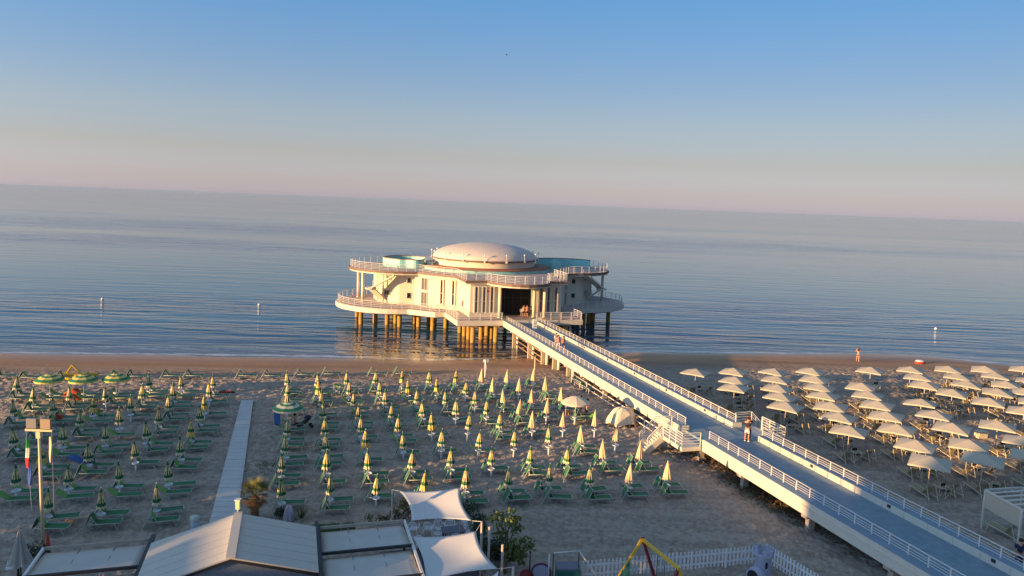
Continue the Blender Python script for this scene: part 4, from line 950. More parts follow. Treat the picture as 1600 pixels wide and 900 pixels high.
g_ = MB(); g_.bar((-.06, 0, 0), (.34, 0, .03), .12, .1); g_.quad((0, 0, .03), (.25, 0, .03), (.1, .55, .14), (-.05, .5, .12)); g_.quad((0, 0, .02), (-.05, -.5, .12), (.1, -.55, .14), (.25, 0, .03)); go = g_.build('seagull', M_dark); tt = ray(791, 86); go.location = Vector((0, 0, H))+tt*38; go.scale = (.22, .22, .22); tag(go, 'dark seagull flying high above the pavilion', 'bird')
q = gl(478, 668); r_ = empty('pushchair', q, .5, label='black pushchair beside the sitting person', cat='pushchair')
m = MB(); m.bar((-.35, 0, .25), (.3, 0, .75), .42, .10); m.bar((-.3, 0, .3), (-.5, 0, .25), .4, .06); m.build('seat', M_black, r_)
m = MB()
for y in (-.25, .25): m.bar((-.5, y, .15), (.45, y, 1.05), .03, .03); m.bar((.4, y, .12), (-.1, y, .7), .03, .03)
m.bar((.45, -.25, 1.05), (.45, .25, 1.05), .03, .03); m.build('frame', M_dark, r_)
m = MB(); m.lathe([(.0, .95), (.2, .92), (.3, .78)], (.15, 0), 12, 1, .8); m.build('hood', M_navy, r_)
for x in (-.5, .4):
    for y in (-.25, .25): MB().tube((x, y-.02, .13), (x, y+.02, .13), .13, n=12).build('wheel', M_dark, r_)
# yellow pedal boat behind parasols
q = gl(121, 592); r_ = empty('pedal_boat', q, .15, label='yellow pedal boat with slide showing behind the open yellow parasol', cat='pedal boat')
for y in (-.5, .5):
    m = MB(); m.tube((-1.4, y, .25), (1.3, y, .25), .22, .2, n=10); m.tube((1.3, y, .25), (1.7, y, .38), .2, .05, n=10); m.build('hull', M_yel, r_)
MB().box((0, 0, .5), (1.6, 1.2, .1)).build('deck', M_yel, r_); m = MB(); m.bar((-.9, 0, .55), (-.4, 0, 1.35), .4, .06); m.bar((-.4, 0, 1.35), (.3, 0, .6), .45, .05); m.build('slide', M_yel, r_)
# gulls of dark weed under the bridge
def scatter(name, pts, n, size, mt, label, kind='stuff', seed=3, h=.1):
    rs = random.Random(seed); m = MB()
    for _ in range(n):
        a, b = rs.choice(pts); q = a.lerp(b, rs.random())+Vector((rs.gauss(0, .7), rs.gauss(0, .7), 0)); z = gz(q.x, q.y)+rs.random()*h
        u_ = Vector((rs.gauss(0, 1), rs.gauss(0, 1), rs.gauss(0, .6))).normalized(); w_ = u_.cross(Vector((rs.gauss(0, 1), rs.gauss(0, 1), 1))).normalized(); s1 = size*rs.uniform(.4, 1.3); c0 = Vector((q.x, q.y, z))
        m.quad(c0-u_*s1, c0-w_*s1*.4, c0+u_*s1, c0+w_*s1*.4)
    o = m.build(name, mt); tag(o, label, kind=kind); return o
M_weed = mat('dry_weed', (.16, .10, .045), .9, noise=.4, nscale=5)
scatter('dry_weeds', [(sn(46, 28.5), sn(30, 29)), (sn(41, 28), sn(34, 28.5))], 5200, .10, M_weed, 'dry brown weeds growing under the footbridge', h=.22)
scatter('dry_weeds', [(gl(408, 735), gl(425, 722))], 500, .06, M_weed, 'patch of dry weed on the sand by the slab path', seed=8, h=.05)
# ---------------------------------------------------------------- beach bar roofs at the bottom
def NS(s, n, z): return sn(s, n, z)
bar_ = empty('beach_bar', sn(29.5, -2.2, 0), PA, label='grey panelled gable roofed beach bar at the bottom left', cat='beach bar')
def wl_(o, p): return tuple(loc_(o, p))
rz_, ez_ = 3.95, 3.05; sF, sB = 32.2, 28.1
m = MB(); npan = 6
def slope(mb, n0, z0, n1, z1, s0a, s0b, s1a, s1b, th=.06):
    for k in range(npan):
        f0, f1 = k/npan, (k+.965)/npan
        q = [wl_(bar_, sn(s0a+(s0b-s0a)*f0, n0, z0)), wl_(bar_, sn(s0a+(s0b-s0a)*f1, n0, z0)), wl_(bar_, sn(s1a+(s1b-s1a)*f1, n1, z1)), wl_(bar_, sn(s1a+(s1b-s1a)*f0, n1, z1))]
        i = [mb.V(p) for p in q]+[mb.V((p[0], p[1], p[2]-th)) for p in q]
        for f in ((0, 1, 2, 3), (7, 6, 5, 4), (0, 4, 5, 1), (1, 5, 6, 2), (2, 6, 7, 3), (3, 7, 4, 0)): mb.Fc([i[a] for a in f])
slope(m, -2.2, rz_, 1.0, ez_, sB, sF, sB, sF); m.build('roof', M_roofp, bar_)
m = MB(); slope(m, -2.2, rz_, -5.6, ez_-.1, sB, sF, sB+.0, sF); m.build('roof', M_roofp, bar_)
m = MB(); m.bar(wl_(bar_, sn(sB-.02, -2.2, rz_+.02)), wl_(bar_, sn(sF+.02, -2.2, rz_+.02)), .34, .05); m.build('ridge_cap', M_roofp, bar_)
m = MB()
for s_ in (sB+.15, sF-.15):
    m.mi = 0; a, b, c2 = wl_(bar_, sn(s_, -5.5, ez_-.15)), wl_(bar_, sn(s_, -2.2, rz_-.08)), wl_(bar_, sn(s_, .9, ez_-.08)); a0 = (a[0], a[1], 0); c0 = (c2[0], c2[1], 0)
    m.Fc([m.V(p) for p in (a0, a, b, c2, c0)])
for n_, z in ((-5.5, ez_-.16), (.9, ez_-.09)):
    a, b = wl_(bar_, sn(sB+.15, n_, z)), wl_(bar_, sn(sF-.15, n_, z)); m.quad((a[0], a[1], 0), (b[0], b[1], 0), b, a)
m.build('wall', mat('grey_board', (.22, .25, .30), .8, noise=.25, nscale=4), bar_)
m = MB()
for a, b in (((sB+.05, -5.55, ez_-.2), (sB+.05, -2.2, rz_-.11)), ((sB+.05, -2.2, rz_-.11), (sB+.05, .95, ez_-.12))): m.bar(wl_(bar_, sn(*a)), wl_(bar_, sn(*b)), .08, .14)
m.build('fascia', M_dark, bar_)
lan = empty('lantern', at(372, 800, rz_+.03), 0, label='small lit wall lantern on the sea end of the gable ridge', cat='lantern')
MB().tube((0, 0, -.02), (0, 0, .12), .03, n=6).build('stem', M_rail, lan)
MB().box((0, 0, .33), (.17, .17, .38)).build('glass', mat('lamp_glass', (.85, .65, .35), .4), lan); MB().box((0, 0, .55), (.24, .24, .05)).build('cap', M_rail, lan)
def awning(n0, n1, splits, z, label, slope_=.25, rows_=3, cols=None):
    aw = empty('pergola_awning', sn((splits[0]+splits[-1])/2, (n0+n1)/2, 0), PA, label=label, cat='awning', group='cloth awnings beside the beach bar')
    for a, b in zip(splits, splits[1:]):
        m = MB(); nn, ns_ = 12, 8; g = []
        for j in range(ns_+1):
            for i in range(nn+1):
                f, e = i/nn, j/ns_; s_ = a+(b-a)*e*.96; q = sn(s_, n0+.08+(n1-n0-.16)*f, z-.0-.22*math.sin(min(1, (1-e)*1.0)*math.pi)*.0-.10*math.sin(e*math.pi)+(-.18 if e > .72 else 0)*(e-.72)/.28-.02*abs(math.sin(f*math.pi*rows_))); g.append(m.V(wl_(aw, q)))
        m.smooth = True
        for j in range(ns_):
            for i in range(nn): k = j*(nn+1)+i; m.Fc((g[k], g[k+1], g[k+nn+2], g[k+nn+1]))
        o = m.build('cloth_panel', M_awn, aw); md = o.modifiers.new('t', 'SOLIDIFY'); md.thickness = .02
        for kx in range(1, rows_):
            n_ = n0+(n1-n0)*kx/rows_; MB().bar(wl_(aw, sn(a, n_, z-.12)), wl_(aw, sn(b*.98+a*.02, n_, z-.12)), .03, .05).build('batten', MATS.get('batten') or mat('batten', (.22, .21, .21), .7), o)
    for s_ in splits: MB().bar(wl_(aw, sn(s_-.05, n0, z)), wl_(aw, sn(s_-.05, n1, z)), .09, .12).build('beam', M_conc if s_ == splits[-1] else M_dark, aw)
    for n_ in (n0, n1):
        MB().bar(wl_(aw, sn(splits[0], n_, z)), wl_(aw, sn(splits[-1], n_, z)), .10, .12).build('beam', M_rail if n_ in (4.98, -9.75) else M_dark, aw)
        for s_ in (splits[0]+.1, splits[-1]-.1): q = wl_(aw, sn(s_, n_, 0)); MB().box((q[0], q[1], z/2), (.1, .1, z-.1)).build('post', M_dark, aw)
awning(-9.75, -5.75, (26, 30.6, 33.0), 2.75, 'grey white cloth awning left of the gabled roof, bottom left corner')
awning(1.15, 4.98, (24.5, 27.6, 30.2, 32.7), 2.75, 'sun dappled cream cloth awning between gabled roof and white sails')
# dark gutter strips
for n_, lb in ((-5.66, 'dark gutter trough left of the gabled roof'), (1.06, 'dark gutter trough right of the gabled roof')):
    o = MB().bar(tuple(sn(25, n_, 2.86)), tuple(sn(33.1, n_, 2.86)), .16, .10).build('gutter', M_dark); tag(o, lb, 'gutter')
# sails
def sail(cor, label, sag=.07, dip=.25):
    P4 = [Vector(c) for c in cor]; cen = sum(P4, Vector())/4; m = MB(); n = 18; g = []
    for j in range(n+1):
        for i in range(n+1):
            u_, v_ = i/n, j/n; p = P4[0].lerp(P4[1], u_).lerp(P4[3].lerp(P4[2], u_), v_)
            eu, ev = 4*u_*(1-u_), 4*v_*(1-v_); w = Vector((0, 0, 0))
            # pull each edge towards the centre
            k0 = sag*(eu*(1-v_)**2*(cen-P4[0].lerp(P4[1], u_))[1]); 
            top_ = (P4[3].lerp(P4[2], u_)-P4[0].lerp(P4[1], u_)); lef = (P4[1].lerp(P4[2], v_)-P4[0].lerp(P4[3], v_))
            p = p+top_*sag*eu*((1-v_)-v_)+lef*sag*ev*((1-u_)-u_)
            p.z -= dip*eu*ev*.5
            g.append(m.V(p))
    m.smooth = True
    for j in range(n):
        for i in range(n): k = j*(n+1)+i; m.Fc((g[k], g[k+1], g[k+n+2], g[k+n+1]))
    r_ = empty('shade_sail', (0, 0, 0), 0, label=label, cat='shade sail', group='white shade sails'); o = m.build('sail_cloth', M_sail, r_); md = o.modifiers.new('t', 'SOLIDIFY'); md.thickness = .012
    return r_
c1 = [at(624, 767.5, 2.9), at(719.5, 762, 3.35), at(738, 814, 2.9), at(642.5, 814, 2.7)]
c2 = [at(643, 838, 2.7), at(744, 830, 3.1), at(778, 889, 2.8), at(664, 912, 2.7)]
s1 = sail(c1, 'white four cornered shade sail nearest the parasols'); s2 = sail(c2, 'white shade sail nearer the camera beside the cloth awning')
c3 = [at(760, 905, 2.6), at(779, 892, 2.8), at(779, 915, 2.6), at(765, 920, 2.5)]; s3 = sail(c3, 'small corner of a third white sail at the bottom edge')
def post(x, y, ztop, label, r_=.055, lit=None, zb=0, cat='post'):
    p = at(x, y, ztop); o = MB((p.x, p.y, 0)).tube((0, 0, zb), (0, 0, ztop), r_, n=10).build('wooden_post', mat('post_wood', (.50, .44, .38), .8, noise=.15, nscale=4)); tag(o, label, cat, 'posts around the terrace'); return p
pa = post(753, 815, 3.2, 'thick post holding the right corner of the far sail'); pb_ = post(765, 823, 3.15, 'tall bare post just right of the far sail')
pc = post(785.5, 851, 3.1, 'post in front of the leafy tree'); pd = post(802, 886, 3.0, 'short looking post at the corner of the near sail'); pe_ = post(613, 765, 2.8, 'thin white pole left of the far sail', .035); pf = post(720.5, 762, 3.4, 'slim pole holding the raised corner of the far sail', .035)
for a, b, par in ((c1[2], pa+Vector((0, 0, 0)), s1), (c2[1], pa, s2), (c2[2], pd, s2), (c1[0], pe_, s1)): MB().tube(a, b, .012, n=5).build('rope', M_rail, par)
# ---------------------------------------------------------------- plastic chairs and tables
def pchair(x, y, rz, label, col=M_plast):
    p = at(x, y, .82); r_ = empty('plastic_chair', (p.x, p.y, .09), rz, label=label, cat='chair', group='white plastic chairs on the terrace')
    for sx_ in (-.2, .2):
        for sy_ in (-.21, .21): MB().tube((sx_*1.15, sy_*1.1, 0), (sx_*.9, sy_, .43), .022, n=6).build('leg', col, r_)
    MB().box((0, 0, .43), (.44, .44, .03)).build('seat', col, r_)
    m = MB(); n = 12; o1 = []; 
    for k in range(n+1): a = math.pi*k/n; o1.append(Vector((-.21-.05*math.sin(a), .23*math.cos(a), .45+.42*math.sin(a)**.6)))
    m.path(o1, .028, 6)
    for y_ in (-.12, -.04, .04, .12): m.bar((-.21, y_, .45), (-.25, y_, .82), .045, .015, (1, 0, 0))
    m.bar((-.2, -.15, .72), (-.2, .15, .72), .02, .12); m.build('backrest', col, r_)
    m = MB()
    for y_ in (-.25, .25): m.path([Vector((.2, y_, .43)), Vector((.2, y_, .62)), Vector((-.2, y_, .66))], .02, 5)
    m.build('armrest', col, r_)
for x, y, rz, lb in ((647, 817, 85, 'white plastic chair nearest the awning, back to the sea'), (670, 816.5, 85, 'second white plastic chair from the awning'), (684, 825, 10, 'white plastic chair left of the grey table'), (687, 817, -60, 'shaded plastic chair behind the grey table on the left'), (703, 815, -90, 'shaded plastic chair behind the grey table'), (721, 817, -120, 'shaded plastic chair behind the grey table on the right'), (731, 822, 190, 'white plastic chair right of the grey table'), (714, 834, 90, 'white plastic chair in front of the grey table'), (660, 838, 60, 'white plastic chair half hidden by the near sail')):
    pchair(x, y, R(rz-90 if False else rz), lb)
p = at(708, 828, .74); r_ = empty('terrace_table', (p.x, p.y, .09), PA, label='grey square table under the far shade sail', cat='table'); MB().box((0, 0, .68), (1.15, .8, .04)).build('tabletop', mat('grey_top', (.13, .13, .17), .6), r_)
for a in (-.45, .45):
    for b in (-.3, .3): MB().box((a, b, .33), (.06, .06, .66)).build('leg', M_dark, r_)
# bottom-left corner
p = at(28, 882, .76); r_ = empty('garden_table', (p.x, p.y, .09), .5, label='pale square table beside the closed grey parasol', cat='table'); MB().box((0, 0, .68), (.85, .85, .04)).build('tabletop', mat('pale_top', (.55, .6, .65), .5), r_); MB().tube((0, 0, 0), (0, 0, .66), .05, n=8).build('leg', M_dark, r_); MB().lathe([(0, .02), (.25, .02), (.25, .05), (0, .07)], n=12).build('base', M_dark, r_)
MB((p.x, p.y, .80)).lathe([(0, 0), (.12, .01), (.13, .03), (.11, .03), (0, .02)], n=12).build('ash_dish', M_dark); tag(C.objects['ash_dish'], 'dark dish on the pale table at the bottom left', 'dish')
p = at(30, 829, 2.5); r_ = empty('closed_parasol', (p.x, p.y, .05), 0, label='large closed grey parasol in the bottom left corner', cat='parasol')
m = MB(); m.tube((0, 0, 0), (0, 0, 2.4), .03, n=8); m.build('pole', M_dark, r_); m = MB(); n = 32
rings = []
for r0, z in ((.03, 2.45), (.08, 2.3), (.16, 1.9), (.26, 1.45), (.36, 1.1), (.42, .95)): rings.append([m.V((r0*(1+.25*math.cos(8*a))*math.cos(a), r0*(1+.25*math.cos(8*a))*math.sin(a), z)) for a in [2*math.pi*k/n for k in range(n)]])
m.smooth = True
for j in range(5):
    for k in range(n): m.Fc((rings[j][k], rings[j][(k+1) % n], rings[j+1][(k+1) % n], rings[j+1][k]))
m.build('canopy', mat('grey_canvas', (.42, .40, .37), .8), r_)
p = at(74, 833, 1.4); r_ = empty('closed_parasol', (p.x, p.y, .05), 0, label='small closed dark red parasol behind the flag mast', cat='parasol'); MB().tube((0, 0, 0), (0, 0, 1.4), .02, n=6).build('pole', M_dark, r_); MB().lathe([(.02, 1.42), (.07, 1.1), (.10, .7), (.06, .45), (.0, .44)], n=10).build('canopy', M_red, r_)
# bin
q = gl(305, 822+8); r_ = empty('litter_bin', (q.x, q.y, 0), .3, label='round white and green litter bin behind the gabled roof', cat='bin'); MB().tube((0, 0, 0), (0, 0, .66), .20, .23, n=16).build('bin_body', mat('bin_blue', (.35, .45, .55), .6), r_); MB().lathe([(.24, .64), (.25, .72), (.22, .84), (0, .88)], n=16).build('lid', mat('bin_lid', (.45, .55, .48), .6), r_)
q = gl(452, 812); heap('covered_stool', (q.x, q.y, 0), .28, .28, .75, mat('lilac_cloth', (.35, .33, .40), .8), 'small stool under a lilac cloth behind the gabled roof', 'stool', 9)
# ---------------------------------------------------------------- mast with flood lights and flags
p = at(61, 676, 6.0); ms = empty('light_mast', (p.x, p.y, 0), 0, label='tall cream mast with cross arm, two floodlights and flags', cat='mast')
MB().tube((0, 0, 0), (0, 0, 6.1), .085, .06, n=12).build('pole', mat('cream_paint', (.70, .58, .38), .5), ms)
MB().bar((-.63, 0, 6.12), (.63, 0, 6.12), .10, .10).bar((-.1, 0, 5.9), (.1, 0, 5.9), .2, .3).build('cross_arm', MATS['cream_paint'], ms)
for sg in (-1, 1):
    m = MB(); m.box((sg*.33, 0, 6.44), (.46, .12, .46)); f = m.build('floodlight', mat('flood_back', (.22, .22, .24), .5) if sg < 0 else mat('flood_back2', (.35, .27, .2), .5), ms); MB().bar((sg*.33-.25, .0, 6.19), (sg*.33+.25, 0, 6.19), .04, .06).build('bracket', M_dark, f)
    MB().tube((sg*.60, 0, 6.1), (sg*(.58 if sg > 0 else .48), 0, 2.2), .010, n=4).build('halyard', M_rail, ms)
def flag(name, x0, z0, z1, w, mats_, label, seed):
    m = MB((p.x, p.y, 0)); x0 *= .8; n = 14; nz = 12; g = []
    for j in range(nz+1):
        f = j/nz
        for i in range(n): a = 2*math.pi*i/n; rr = w*(.25+.75*math.sin(math.pi*min(1, f*.75+.12)))*(1+.45*math.sin(3*a+seed+f*3)); g.append(m.V((x0+rr*math.cos(a)*.8+.02*math.sin(5*f), -.06+rr*.5*math.sin(a), z0+(z1-z0)*f)))
    m.smooth = True
    for j in range(nz):
        m.mi = min(len(mats_)-1, int(j/nz*len(mats_)))
        for i in range(n): k = j*n; m.Fc((g[k+i], g[k+(i+1) % n], g[k+n+(i+1) % n], g[k+n+i]))
    o = m.build(name, mats_); tag(o, label, 'flag', 'flags hanging from the mast')
flag('flag', -.66, 5.75, 4.3, .10, [mat('flag_green', (.02, .28, .08), .7), mat('flag_white', (.75, .70, .66), .7), mat('flag_red', (.60, .03, .03), .7)], 'limp green white and red flag hanging from the left arm', 1)
flag('flag', -.58, 4.32, 3.45, .10, [mat('flag_blue', (.03, .10, .42), .7)], 'limp blue flag below the green white and red one', 2)
flag('flag', .70, 5.85, 4.6, .08, [mat('flag_cream', (.72, .58, .40), .7)], 'limp cream flag hanging from the right arm', 3)
# ---------------------------------------------------------------- plants
def foliage(name, clumps, n, size, mt, parent, seed):
    rs = random.Random(seed); m = MB()
    for _ in range(n):
        c, r0 = rs.choice(clumps); d = Vector((rs.gauss(0, 1), rs.gauss(0, 1), rs.gauss(0, 1))).normalized()*r0*rs.random()**.45; p_ = Vector(c)+d
        u_ = (d.normalized()+Vector((rs.gauss(0, .6), rs.gauss(0, .6), rs.gauss(0, .6)-.3))).normalized(); w_ = u_.cross(Vector((rs.gauss(0, 1), rs.gauss(0, 1), rs.gauss(0, 1)))).normalized(); s1 = size*rs.uniform(.6, 1.3)
        m.Fc([m.V(q) for q in (p_-u_*s1*.5, p_+w_*s1*.32, p_+u_*s1*.6, p_-w_*s1*.32)])
    return m.build(name, mt, parent)
q = at(790, 858, 1.2); tr = empty('mulberry_tree', (q.x, q.y, 0), 0, label='small broad leaved tree beside the terrace posts', cat='tree')
m = MB(); m.tube((0, 0, 0), (.05, .1, 1.1), .09, .06, n=8)
for a in ((-.5, .4, 2.3), (.5, .5, 2.4), (.1, -.2, 2.5), (.8, -.3, 1.7), (-.1, .7, 2.6)): m.tube((.05, .1, 1.05), a, .045, .015, n=6)
m.build('trunk', M_bark, tr)
foliage('crown', [((-.5, .5, 2.45), .45), ((.1, .6, 2.5), .5), ((.45, .5, 2.2), .4), ((-.2, .3, 1.9), .4), ((.6, -.1, 1.6), .5), ((1.0, .1, 1.35), .45), ((.2, -.3, 1.3), .5), ((.7, -.4, 1.0), .35)], 620, .19, M_leaf, tr, 4)
def shrub(x, y, clumps, n, size, mt, label, seed, cat='shrub', name='shrub'):
    q = gl(x, y); r_ = empty(name, (q.x, q.y, 0), 0, label=label, cat=cat); foliage('foliage', clumps, n, size, mt, r_, seed)
    m = MB()
    for c, r0 in clumps[:4]: m.tube((0, 0, 0), c, .02, .008, n=5)
    m.build('stem', M_bark, r_)
shrub(630, 814, [((-.4, 0, .4), .4), ((.2, .2, .5), .5), ((.5, .3, .6), .4), ((0, .4, .8), .35)], 900, .11, M_leafd, 'dark flowering shrub below the left corner of the far sail', 2)
shrub(700, 815, [((-1.4, .3, .5), .5), ((-.7, .3, .6), .5), ((0, .3, .55), .5), ((.6, .3, .6), .5), ((1.2, .2, .6), .5)], 2200, .10, M_leafd, 'dark clipped hedge behind the terrace chairs', 3, 'hedge', 'hedge')
shrub(746, 850, [((0, 1.2, .7), .5), ((0, .6, .8), .5), ((0, 0, .8), .45), ((.05, -.6, .7), .45), ((.2, -1.4, .6), .45)], 2000, .10, M_leafd, 'dark hedge along the right side of the terrace', 5, 'hedge', 'hedge')
shrub(779, 893, [((-.6, .6, .8), .5), ((0, .5, .9), .6), ((.6, .4, .8), .5), ((-.2, .9, .6), .5)], 1500, .14, M_leafd, 'dense dark bush below the small tree', 6)
shrub(46, 884, [((-.2, .2, .5), .4), ((.3, .3, .6), .45), ((.6, .1, .5), .35)], 1100, .09, M_leafd, 'dark round bush beside the mast in the bottom left', 7)
shrub(437, 810, [((0, 0, .35), .3), ((.25, .1, .3), .22)], 300, .12, M_leafd, 'small dark bush beside the lilac covered stool', 8)
shrub(590, 820, [((-.5, 0, .35), .25), ((.1, .1, .3), .25), ((.5, 0, .35), .2)], 350, .1, M_leafd, 'low dark bushes behind the cream awning', 9)
def blades(name, n, length, w, tilt, mt, parent, base, seed, seg=5, droop=.5):
    rs = random.Random(seed); m = MB(tuple(base))
    for k in range(n):
        a = rs.random()*6.283; t0 = rs.uniform(*tilt); L_ = length*rs.uniform(.75, 1.15); pts = []; th = R(t0); x = z = 0
        for j in range(seg+1): pts.append((x, z)); x += math.cos(th)*L_/seg; z += math.sin(th)*L_/seg; th -= droop/seg*rs.uniform(.6, 1.4)
        sd = Vector((-math.sin(a), math.cos(a), 0)); pr = None
        for j, (x, z) in enumerate(pts):
            ww = w*(1-(j/seg)**1.5)*.5+.003; c0 = Vector((math.cos(a)*x, math.sin(a)*x, z)); cur = (m.V(c0-sd*ww), m.V(c0+sd*ww))
            if pr: m.Fc((pr[0], pr[1], cur[1], cur[0]))
            pr = cur
    return m.build(name, mt, parent)
q = gl(398, 812); pt = empty('palm_tree', (q.x, q.y, 0), 0, label='stocky palm with dry lower fronds behind the gabled roof', cat='tree')
m = MB(); m.tube((0, 0, 0), (.03, 0, 1.3), .20, .17, n=12)
for k in range(70): a = k*2.4; z = .03+k*.018; m.tube((.17*math.cos(a), .17*math.sin(a), z), (.25*math.cos(a), .25*math.sin(a), z+.07), .035, .01, n=4)
m.build('trunk', mat('palm_bark', (.26, .13, .06), .9, noise=.4, nscale=9), pt)
rs = random.Random(12); 
def fronds(n, tilt, mt, nm, seed, L_=1.15):
    rs = random.Random(seed); m = MB((.03, 0, 1.35))
    for k in range(n):
        a = rs.random()*6.283; th = R(rs.uniform(*tilt)); d = Vector((math.cos(a)*math.cos(th), math.sin(a)*math.cos(th), math.sin(th))); l1 = L_*.5*rs.uniform(.8, 1.1); m.tube((0, 0, 0), d*l1, .012, n=4); c0 = d*l1
        sd = Vector((-math.sin(a), math.cos(a), 0)); upn = sd.cross(d)
        for i in range(17):
            f = (i-8)/8*1.25; dd = (d*math.cos(f)+sd*math.sin(f)-Vector((0, 0, .18*abs(f)))).normalized(); e = c0+dd*L_*.5*rs.uniform(.85, 1.1); wv = (sd*math.cos(f)-d*math.sin(f))*.016
            m.Fc([m.V(v) for v in (c0-wv*.6, c0+dd*.2+wv*1.2, e, c0+dd*.2-wv*1.2)])
    m.build(nm, mt, pt)
fronds(26, (5, 80), mat('frond_green', (.16, .17, .06), .6, noise=.3, nscale=4, trans=.2), 'crown', 3); fronds(18, (-75, 5), mat('frond_dry', (.34, .19, .08), .8, noise=.3, nscale=4, trans=.2), 'dry_fronds', 5, .85)
q = gl(471, 813); yc = empty('yucca_plant', (q.x, q.y, .0), 0, label='spiky yucca plant behind the right slope of the gabled roof', cat='plant'); blades('leaves', 46, .85, .05, (20, 85), mat('yucca_leaf', (.13, .15, .06), .6, noise=.3, trans=.15), yc, (0, 0, .1), 4, droop=.25)
for i, (x, y) in enumerate(((499, 818), (521, 817), (544, 816))):
    q = at(x, y, .75); r_ = empty('planter_box', (q.x, q.y, 0), PA, label='%s green topped planter box behind the cream awning' % ['left', 'middle', 'right'][i], cat='planter', group='green planter boxes'); MB().box((0, 0, .32), (.7, .35, .62)).build('box', mat('planter', (.06, .12, .05), .8), r_); foliage('grass_top', [((-.2, 0, .66), .12), ((0, 0, .68), .13), ((.2, 0, .66), .12)], 160, .06, M_leaf, r_, i)
# ---------------------------------------------------------------- playground
def fence(a, b, label, h=.95):
    a = Vector((a.x, a.y, 0)); b = Vector((b.x, b.y, 0)); L_ = (b-a).length; an = math.atan2((b-a).y, (b-a).x); r_ = empty('picket_fence', a, an, label=label, cat='fence', group='white picket fences')
    m = MB(); n = int(L_/.205)
    for k in range(n+1): 
        if k % 9 == 0: continue
        m.box((k*L_/n, -.03, h/2+.05), (.095, .02, h-.04+.02*math.sin(k*1.7)))
    m.build('pickets', M_plast, r_)
    for z in (.28, .72): MB().box((L_/2, .01, z), (L_, .03, .08)).build('rail', M_plast, r_)
    for k in range(0, n+1, 9): MB().box((k*L_/n, .0, h/2-.02), (.08, .08, h+.0)).build('post', M_plast, r_)
FA, FBp, FC = at(912, 877, .95), at(1186, 852, .95), at(1290, 905, .95)
fence(FA, at(1188, 852.5, .95), 'long white picket fence running behind the swing'); fence(at(1203, 853, .95), FC, 'short white picket fence to the right of the toy castle')
sw = at(1004, 841, 2.2); se = at(1060, 886, 2.2); sgd = empty('swing_set', (sw.x, sw.y, 0), math.atan2((se-sw).y, (se-sw).x), label='yellow and dark red wooden swing frame with climbing rope', cat='swing')
Ls = (Vector((se.x, se.y))-Vector((sw.x, sw.y))).length
MB().bar((-.1, 0, 2.15), (Ls+.1, 0, 2.15), .12, .12).build('crossbeam', M_yel, sgd)
mr_ = mat('dark_red_paint', (.22, .015, .02), .5)
MB().bar((0, 0, 2.2), (-.35, -1.15, 0), .11, .11).build('leg', M_yel, sgd); MB().bar((.05, 0, 2.15), (-.1, .9, 0), .11, .11).bar((0, .1, 2.1), (0, -.1, 2.1), .05, .3).build('leg', mr_, sgd)
MB().bar((Ls, 0, 2.1), (Ls+.2, -1.05, 0), .12, .12).build('leg', mr_, sgd); MB().bar((Ls, 0, 2.1), (Ls+.2, 1.05, 0), .12, .12).build('leg', M_yel, sgd)
for x in (Ls*.45, Ls*.65): MB().tube((x, 0, 2.1), (x, 0, .5), .018, n=5).build('rope', M_dark, sgd)
MB().box((Ls*.55, 0, .48), (.5, .2, .04)).build('seat', M_red, sgd)
m = MB(); m.quad((-.33, -1.1, .2), (-.2, -.5, 1.3), (.5, -.9, .3), (.3, -1.2, .1)); m.build('canvas_panel', mat('teal_panel', (.01, .10, .09), .7), sgd)
q = at(1194, 857, 1.55); cs_ = empty('toy_castle', (q.x, q.y, 0), 0, label='lilac plastic toy castle tower with arched tunnel by the fence', cat='toy castle')
Mc = mat('castle_plastic', (.36, .38, .50), .5); m = MB(); m.lathe([(.40, 0), (.38, 1.15), (.46, 1.25), (.46, 1.38), (.38, 1.38), (.36, 1.2), (0, 1.18)], n=20); m.build('tower', Mc, cs_)
for k in range(7): a = 2*math.pi*k/7; MB().box((.43*math.cos(a), .43*math.sin(a), 1.48), (.10, .2, .22), a).build('battlement', Mc, cs_)
m = MB(); m.box((.03, -.385, .85), (.11, .03, .26)); m.tube((.03, -.37, .98), (.03, -.40, .98), .055, n=10); m.build('window', M_black, cs_)
m = MB(); m.tube((-.1, -.1, .38), (-.62, -.5, .38), .40, .38, n=16); m.build('tunnel', Mc, cs_); MB().tube((-.60, -.49, .38), (-.64, -.52, .38), .30, n=16).build('tunnel_opening', M_black, cs_)
q = at(846, 884, .9); r_ = empty('hoop_trampoline', (q.x, q.y, .0), 0, label='round purple rimmed trampoline standing on edge by the netting', cat='trampoline')
m = MB(); m.path([Vector((.45*math.cos(a), 0, .55+.45*math.sin(a))) for a in [2*math.pi*k/24 for k in range(25)]], .045, 6); m.build('rim', mat('purple', (.12, .03, .10), .6), r_); MB().tube((0, -.01, .55), (0, .01, .55), .43, n=24).build('mat', mat('trampoline_mat', (.33, .36, .50), .6), r_)
q = at(823, 893, .6); o = MB((q.x, q.y, .35)).lathe([(0, -.34)]+[(.34*math.cos(R(a)), .34*math.sin(R(a))) for a in range(-75, 90, 15)]+[(0, .34)], n=16).build('red_ball', mat('deep_red', (.16, .012, .02), .6)); tag(o, 'dark red round seat left of the purple trampoline', 'seat')
q = at(888, 884, 1.1); r_ = empty('play_tent', (q.x, q.y, 0), .1, label='dark teal playhouse with grey top at the bottom edge', cat='playhouse'); MB().box((0, 0, .5), (1.05, .8, 1.0)).build('wall', mat('teal_panel', (.01, .10, .09), .7), r_); MB().box((0, .1, 1.04), (1.1, .7, .08)).build('roof', mat('tent_grey', (.16, .17, .22), .7), r_)
q = at(865, 864, 1.9); q2 = at(905, 861, 1.9); r_ = empty('goal_frame', (q.x, q.y, 0), 0, label='thin metal frame with slanting tube behind the playhouse', cat='frame')
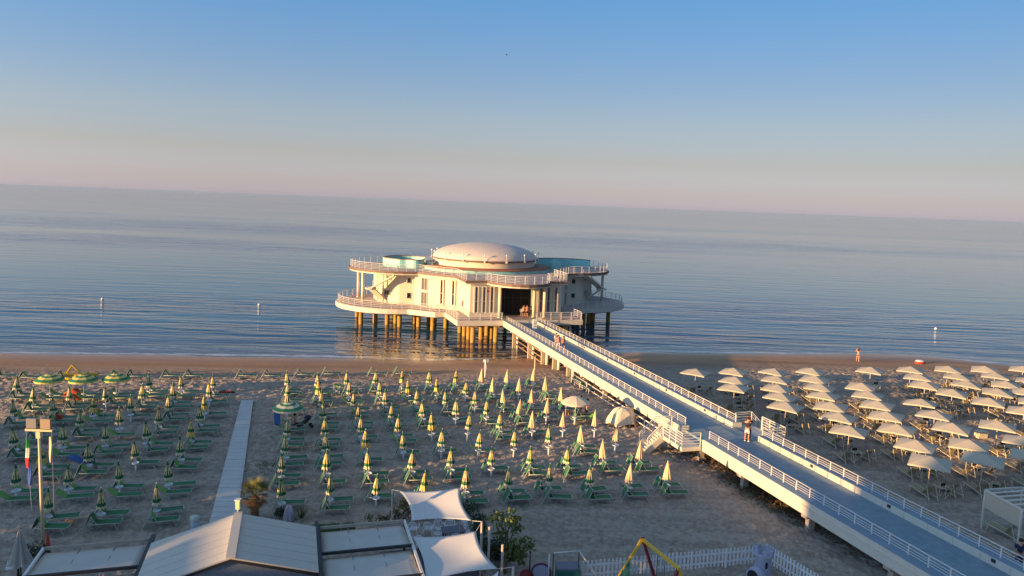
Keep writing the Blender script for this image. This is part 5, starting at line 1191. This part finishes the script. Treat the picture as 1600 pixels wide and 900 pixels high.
def lq(p_): return (p_.x-q.x, p_.y-q.y, p_.z)
MB().tube(lq(q), lq(q2), .03, n=6).build('top_bar', M_rail, r_); MB().tube(lq(q2), lq(at(936, 905, .6)), .03, n=6).build('brace', M_rail, r_); MB().tube(lq(q), (0, 0, 0), .025, n=6).build('post', M_dark, r_); MB().tube(lq(q2), lq(Vector((q2.x, q2.y, 0))), .025, n=6).build('post', M_dark, r_)
for x, lb in ((828.5, 'dark thin post left of the purple trampoline'), (858.5, 'short white post between trampoline and metal frame')):
    q = at(x, 866, 1.5); o = MB((q.x, q.y, 0)).tube((0, 0, 0), (0, 0, 1.5), .035, n=6).build('thin_post', M_dark if x < 840 else M_plast); tag(o, lb, 'post', 'thin playground posts')
q = at(778, 856, .45); o = MB((q.x, q.y, .1)).box((0, 0, .2), (.9, .6, .4)).box((0, .28, .5), (.9, .08, .35)).build('white_bench', mat('bench_white', (.45, .50, .58), .6)); tag(o, 'pale blue bench between the terrace posts and the tree', 'bench')
# entrance furniture
for x, y, lb in ((814, 493, 'white notice board on a stand before the entrance'),):
    p = at(x, y, 1.9); r_ = empty('notice_board', (p.x, p.y, 1.42), PA, label=lb, cat='notice board'); MB().tube((0, 0, 0), (0, 0, 1.2), .03, n=6).build('stand', M_rail, r_); MB().box((0, 0, 1.2), (.45, .04, .4)).build('board', M_plast, r_)
p = at(835.5, 514, 1.42); r_ = empty('information_totem', (p.x, p.y, 1.41), PA, label='white printed totem standing on the footbridge at its far end', cat='totem'); MB().box((0, 0, .65), (.55, .25, 1.3)).build('panel', M_plast, r_)
for z in (.95, .75, .35): MB().box((0, -.128, z), (.42, .008, .09)).build('print', mat('print_grey', (.25, .27, .33), .7), r_)

# ---------------------------------------------------------------- haze
hm = bpy.data.materials.new('haze_air'); hm.use_nodes = True; t = hm.node_tree; t.nodes.remove(t.nodes['Principled BSDF'])
pv = t.nodes.new('ShaderNodeVolumePrincipled'); pv.inputs['Density'].default_value = HAZE; pv.inputs['Color'].default_value = (.36, .52, .82, 1); pv.inputs['Anisotropy'].default_value = 0
t.links.new(pv.outputs[0], t.nodes['Material Output'].inputs['Volume'])
m = MB(); m.box((0, 24000, 8.0), (90000, 62000, 36.0)); o = m.build('haze', hm); tag(o, kind='stuff', label='thin evening haze over the sea')
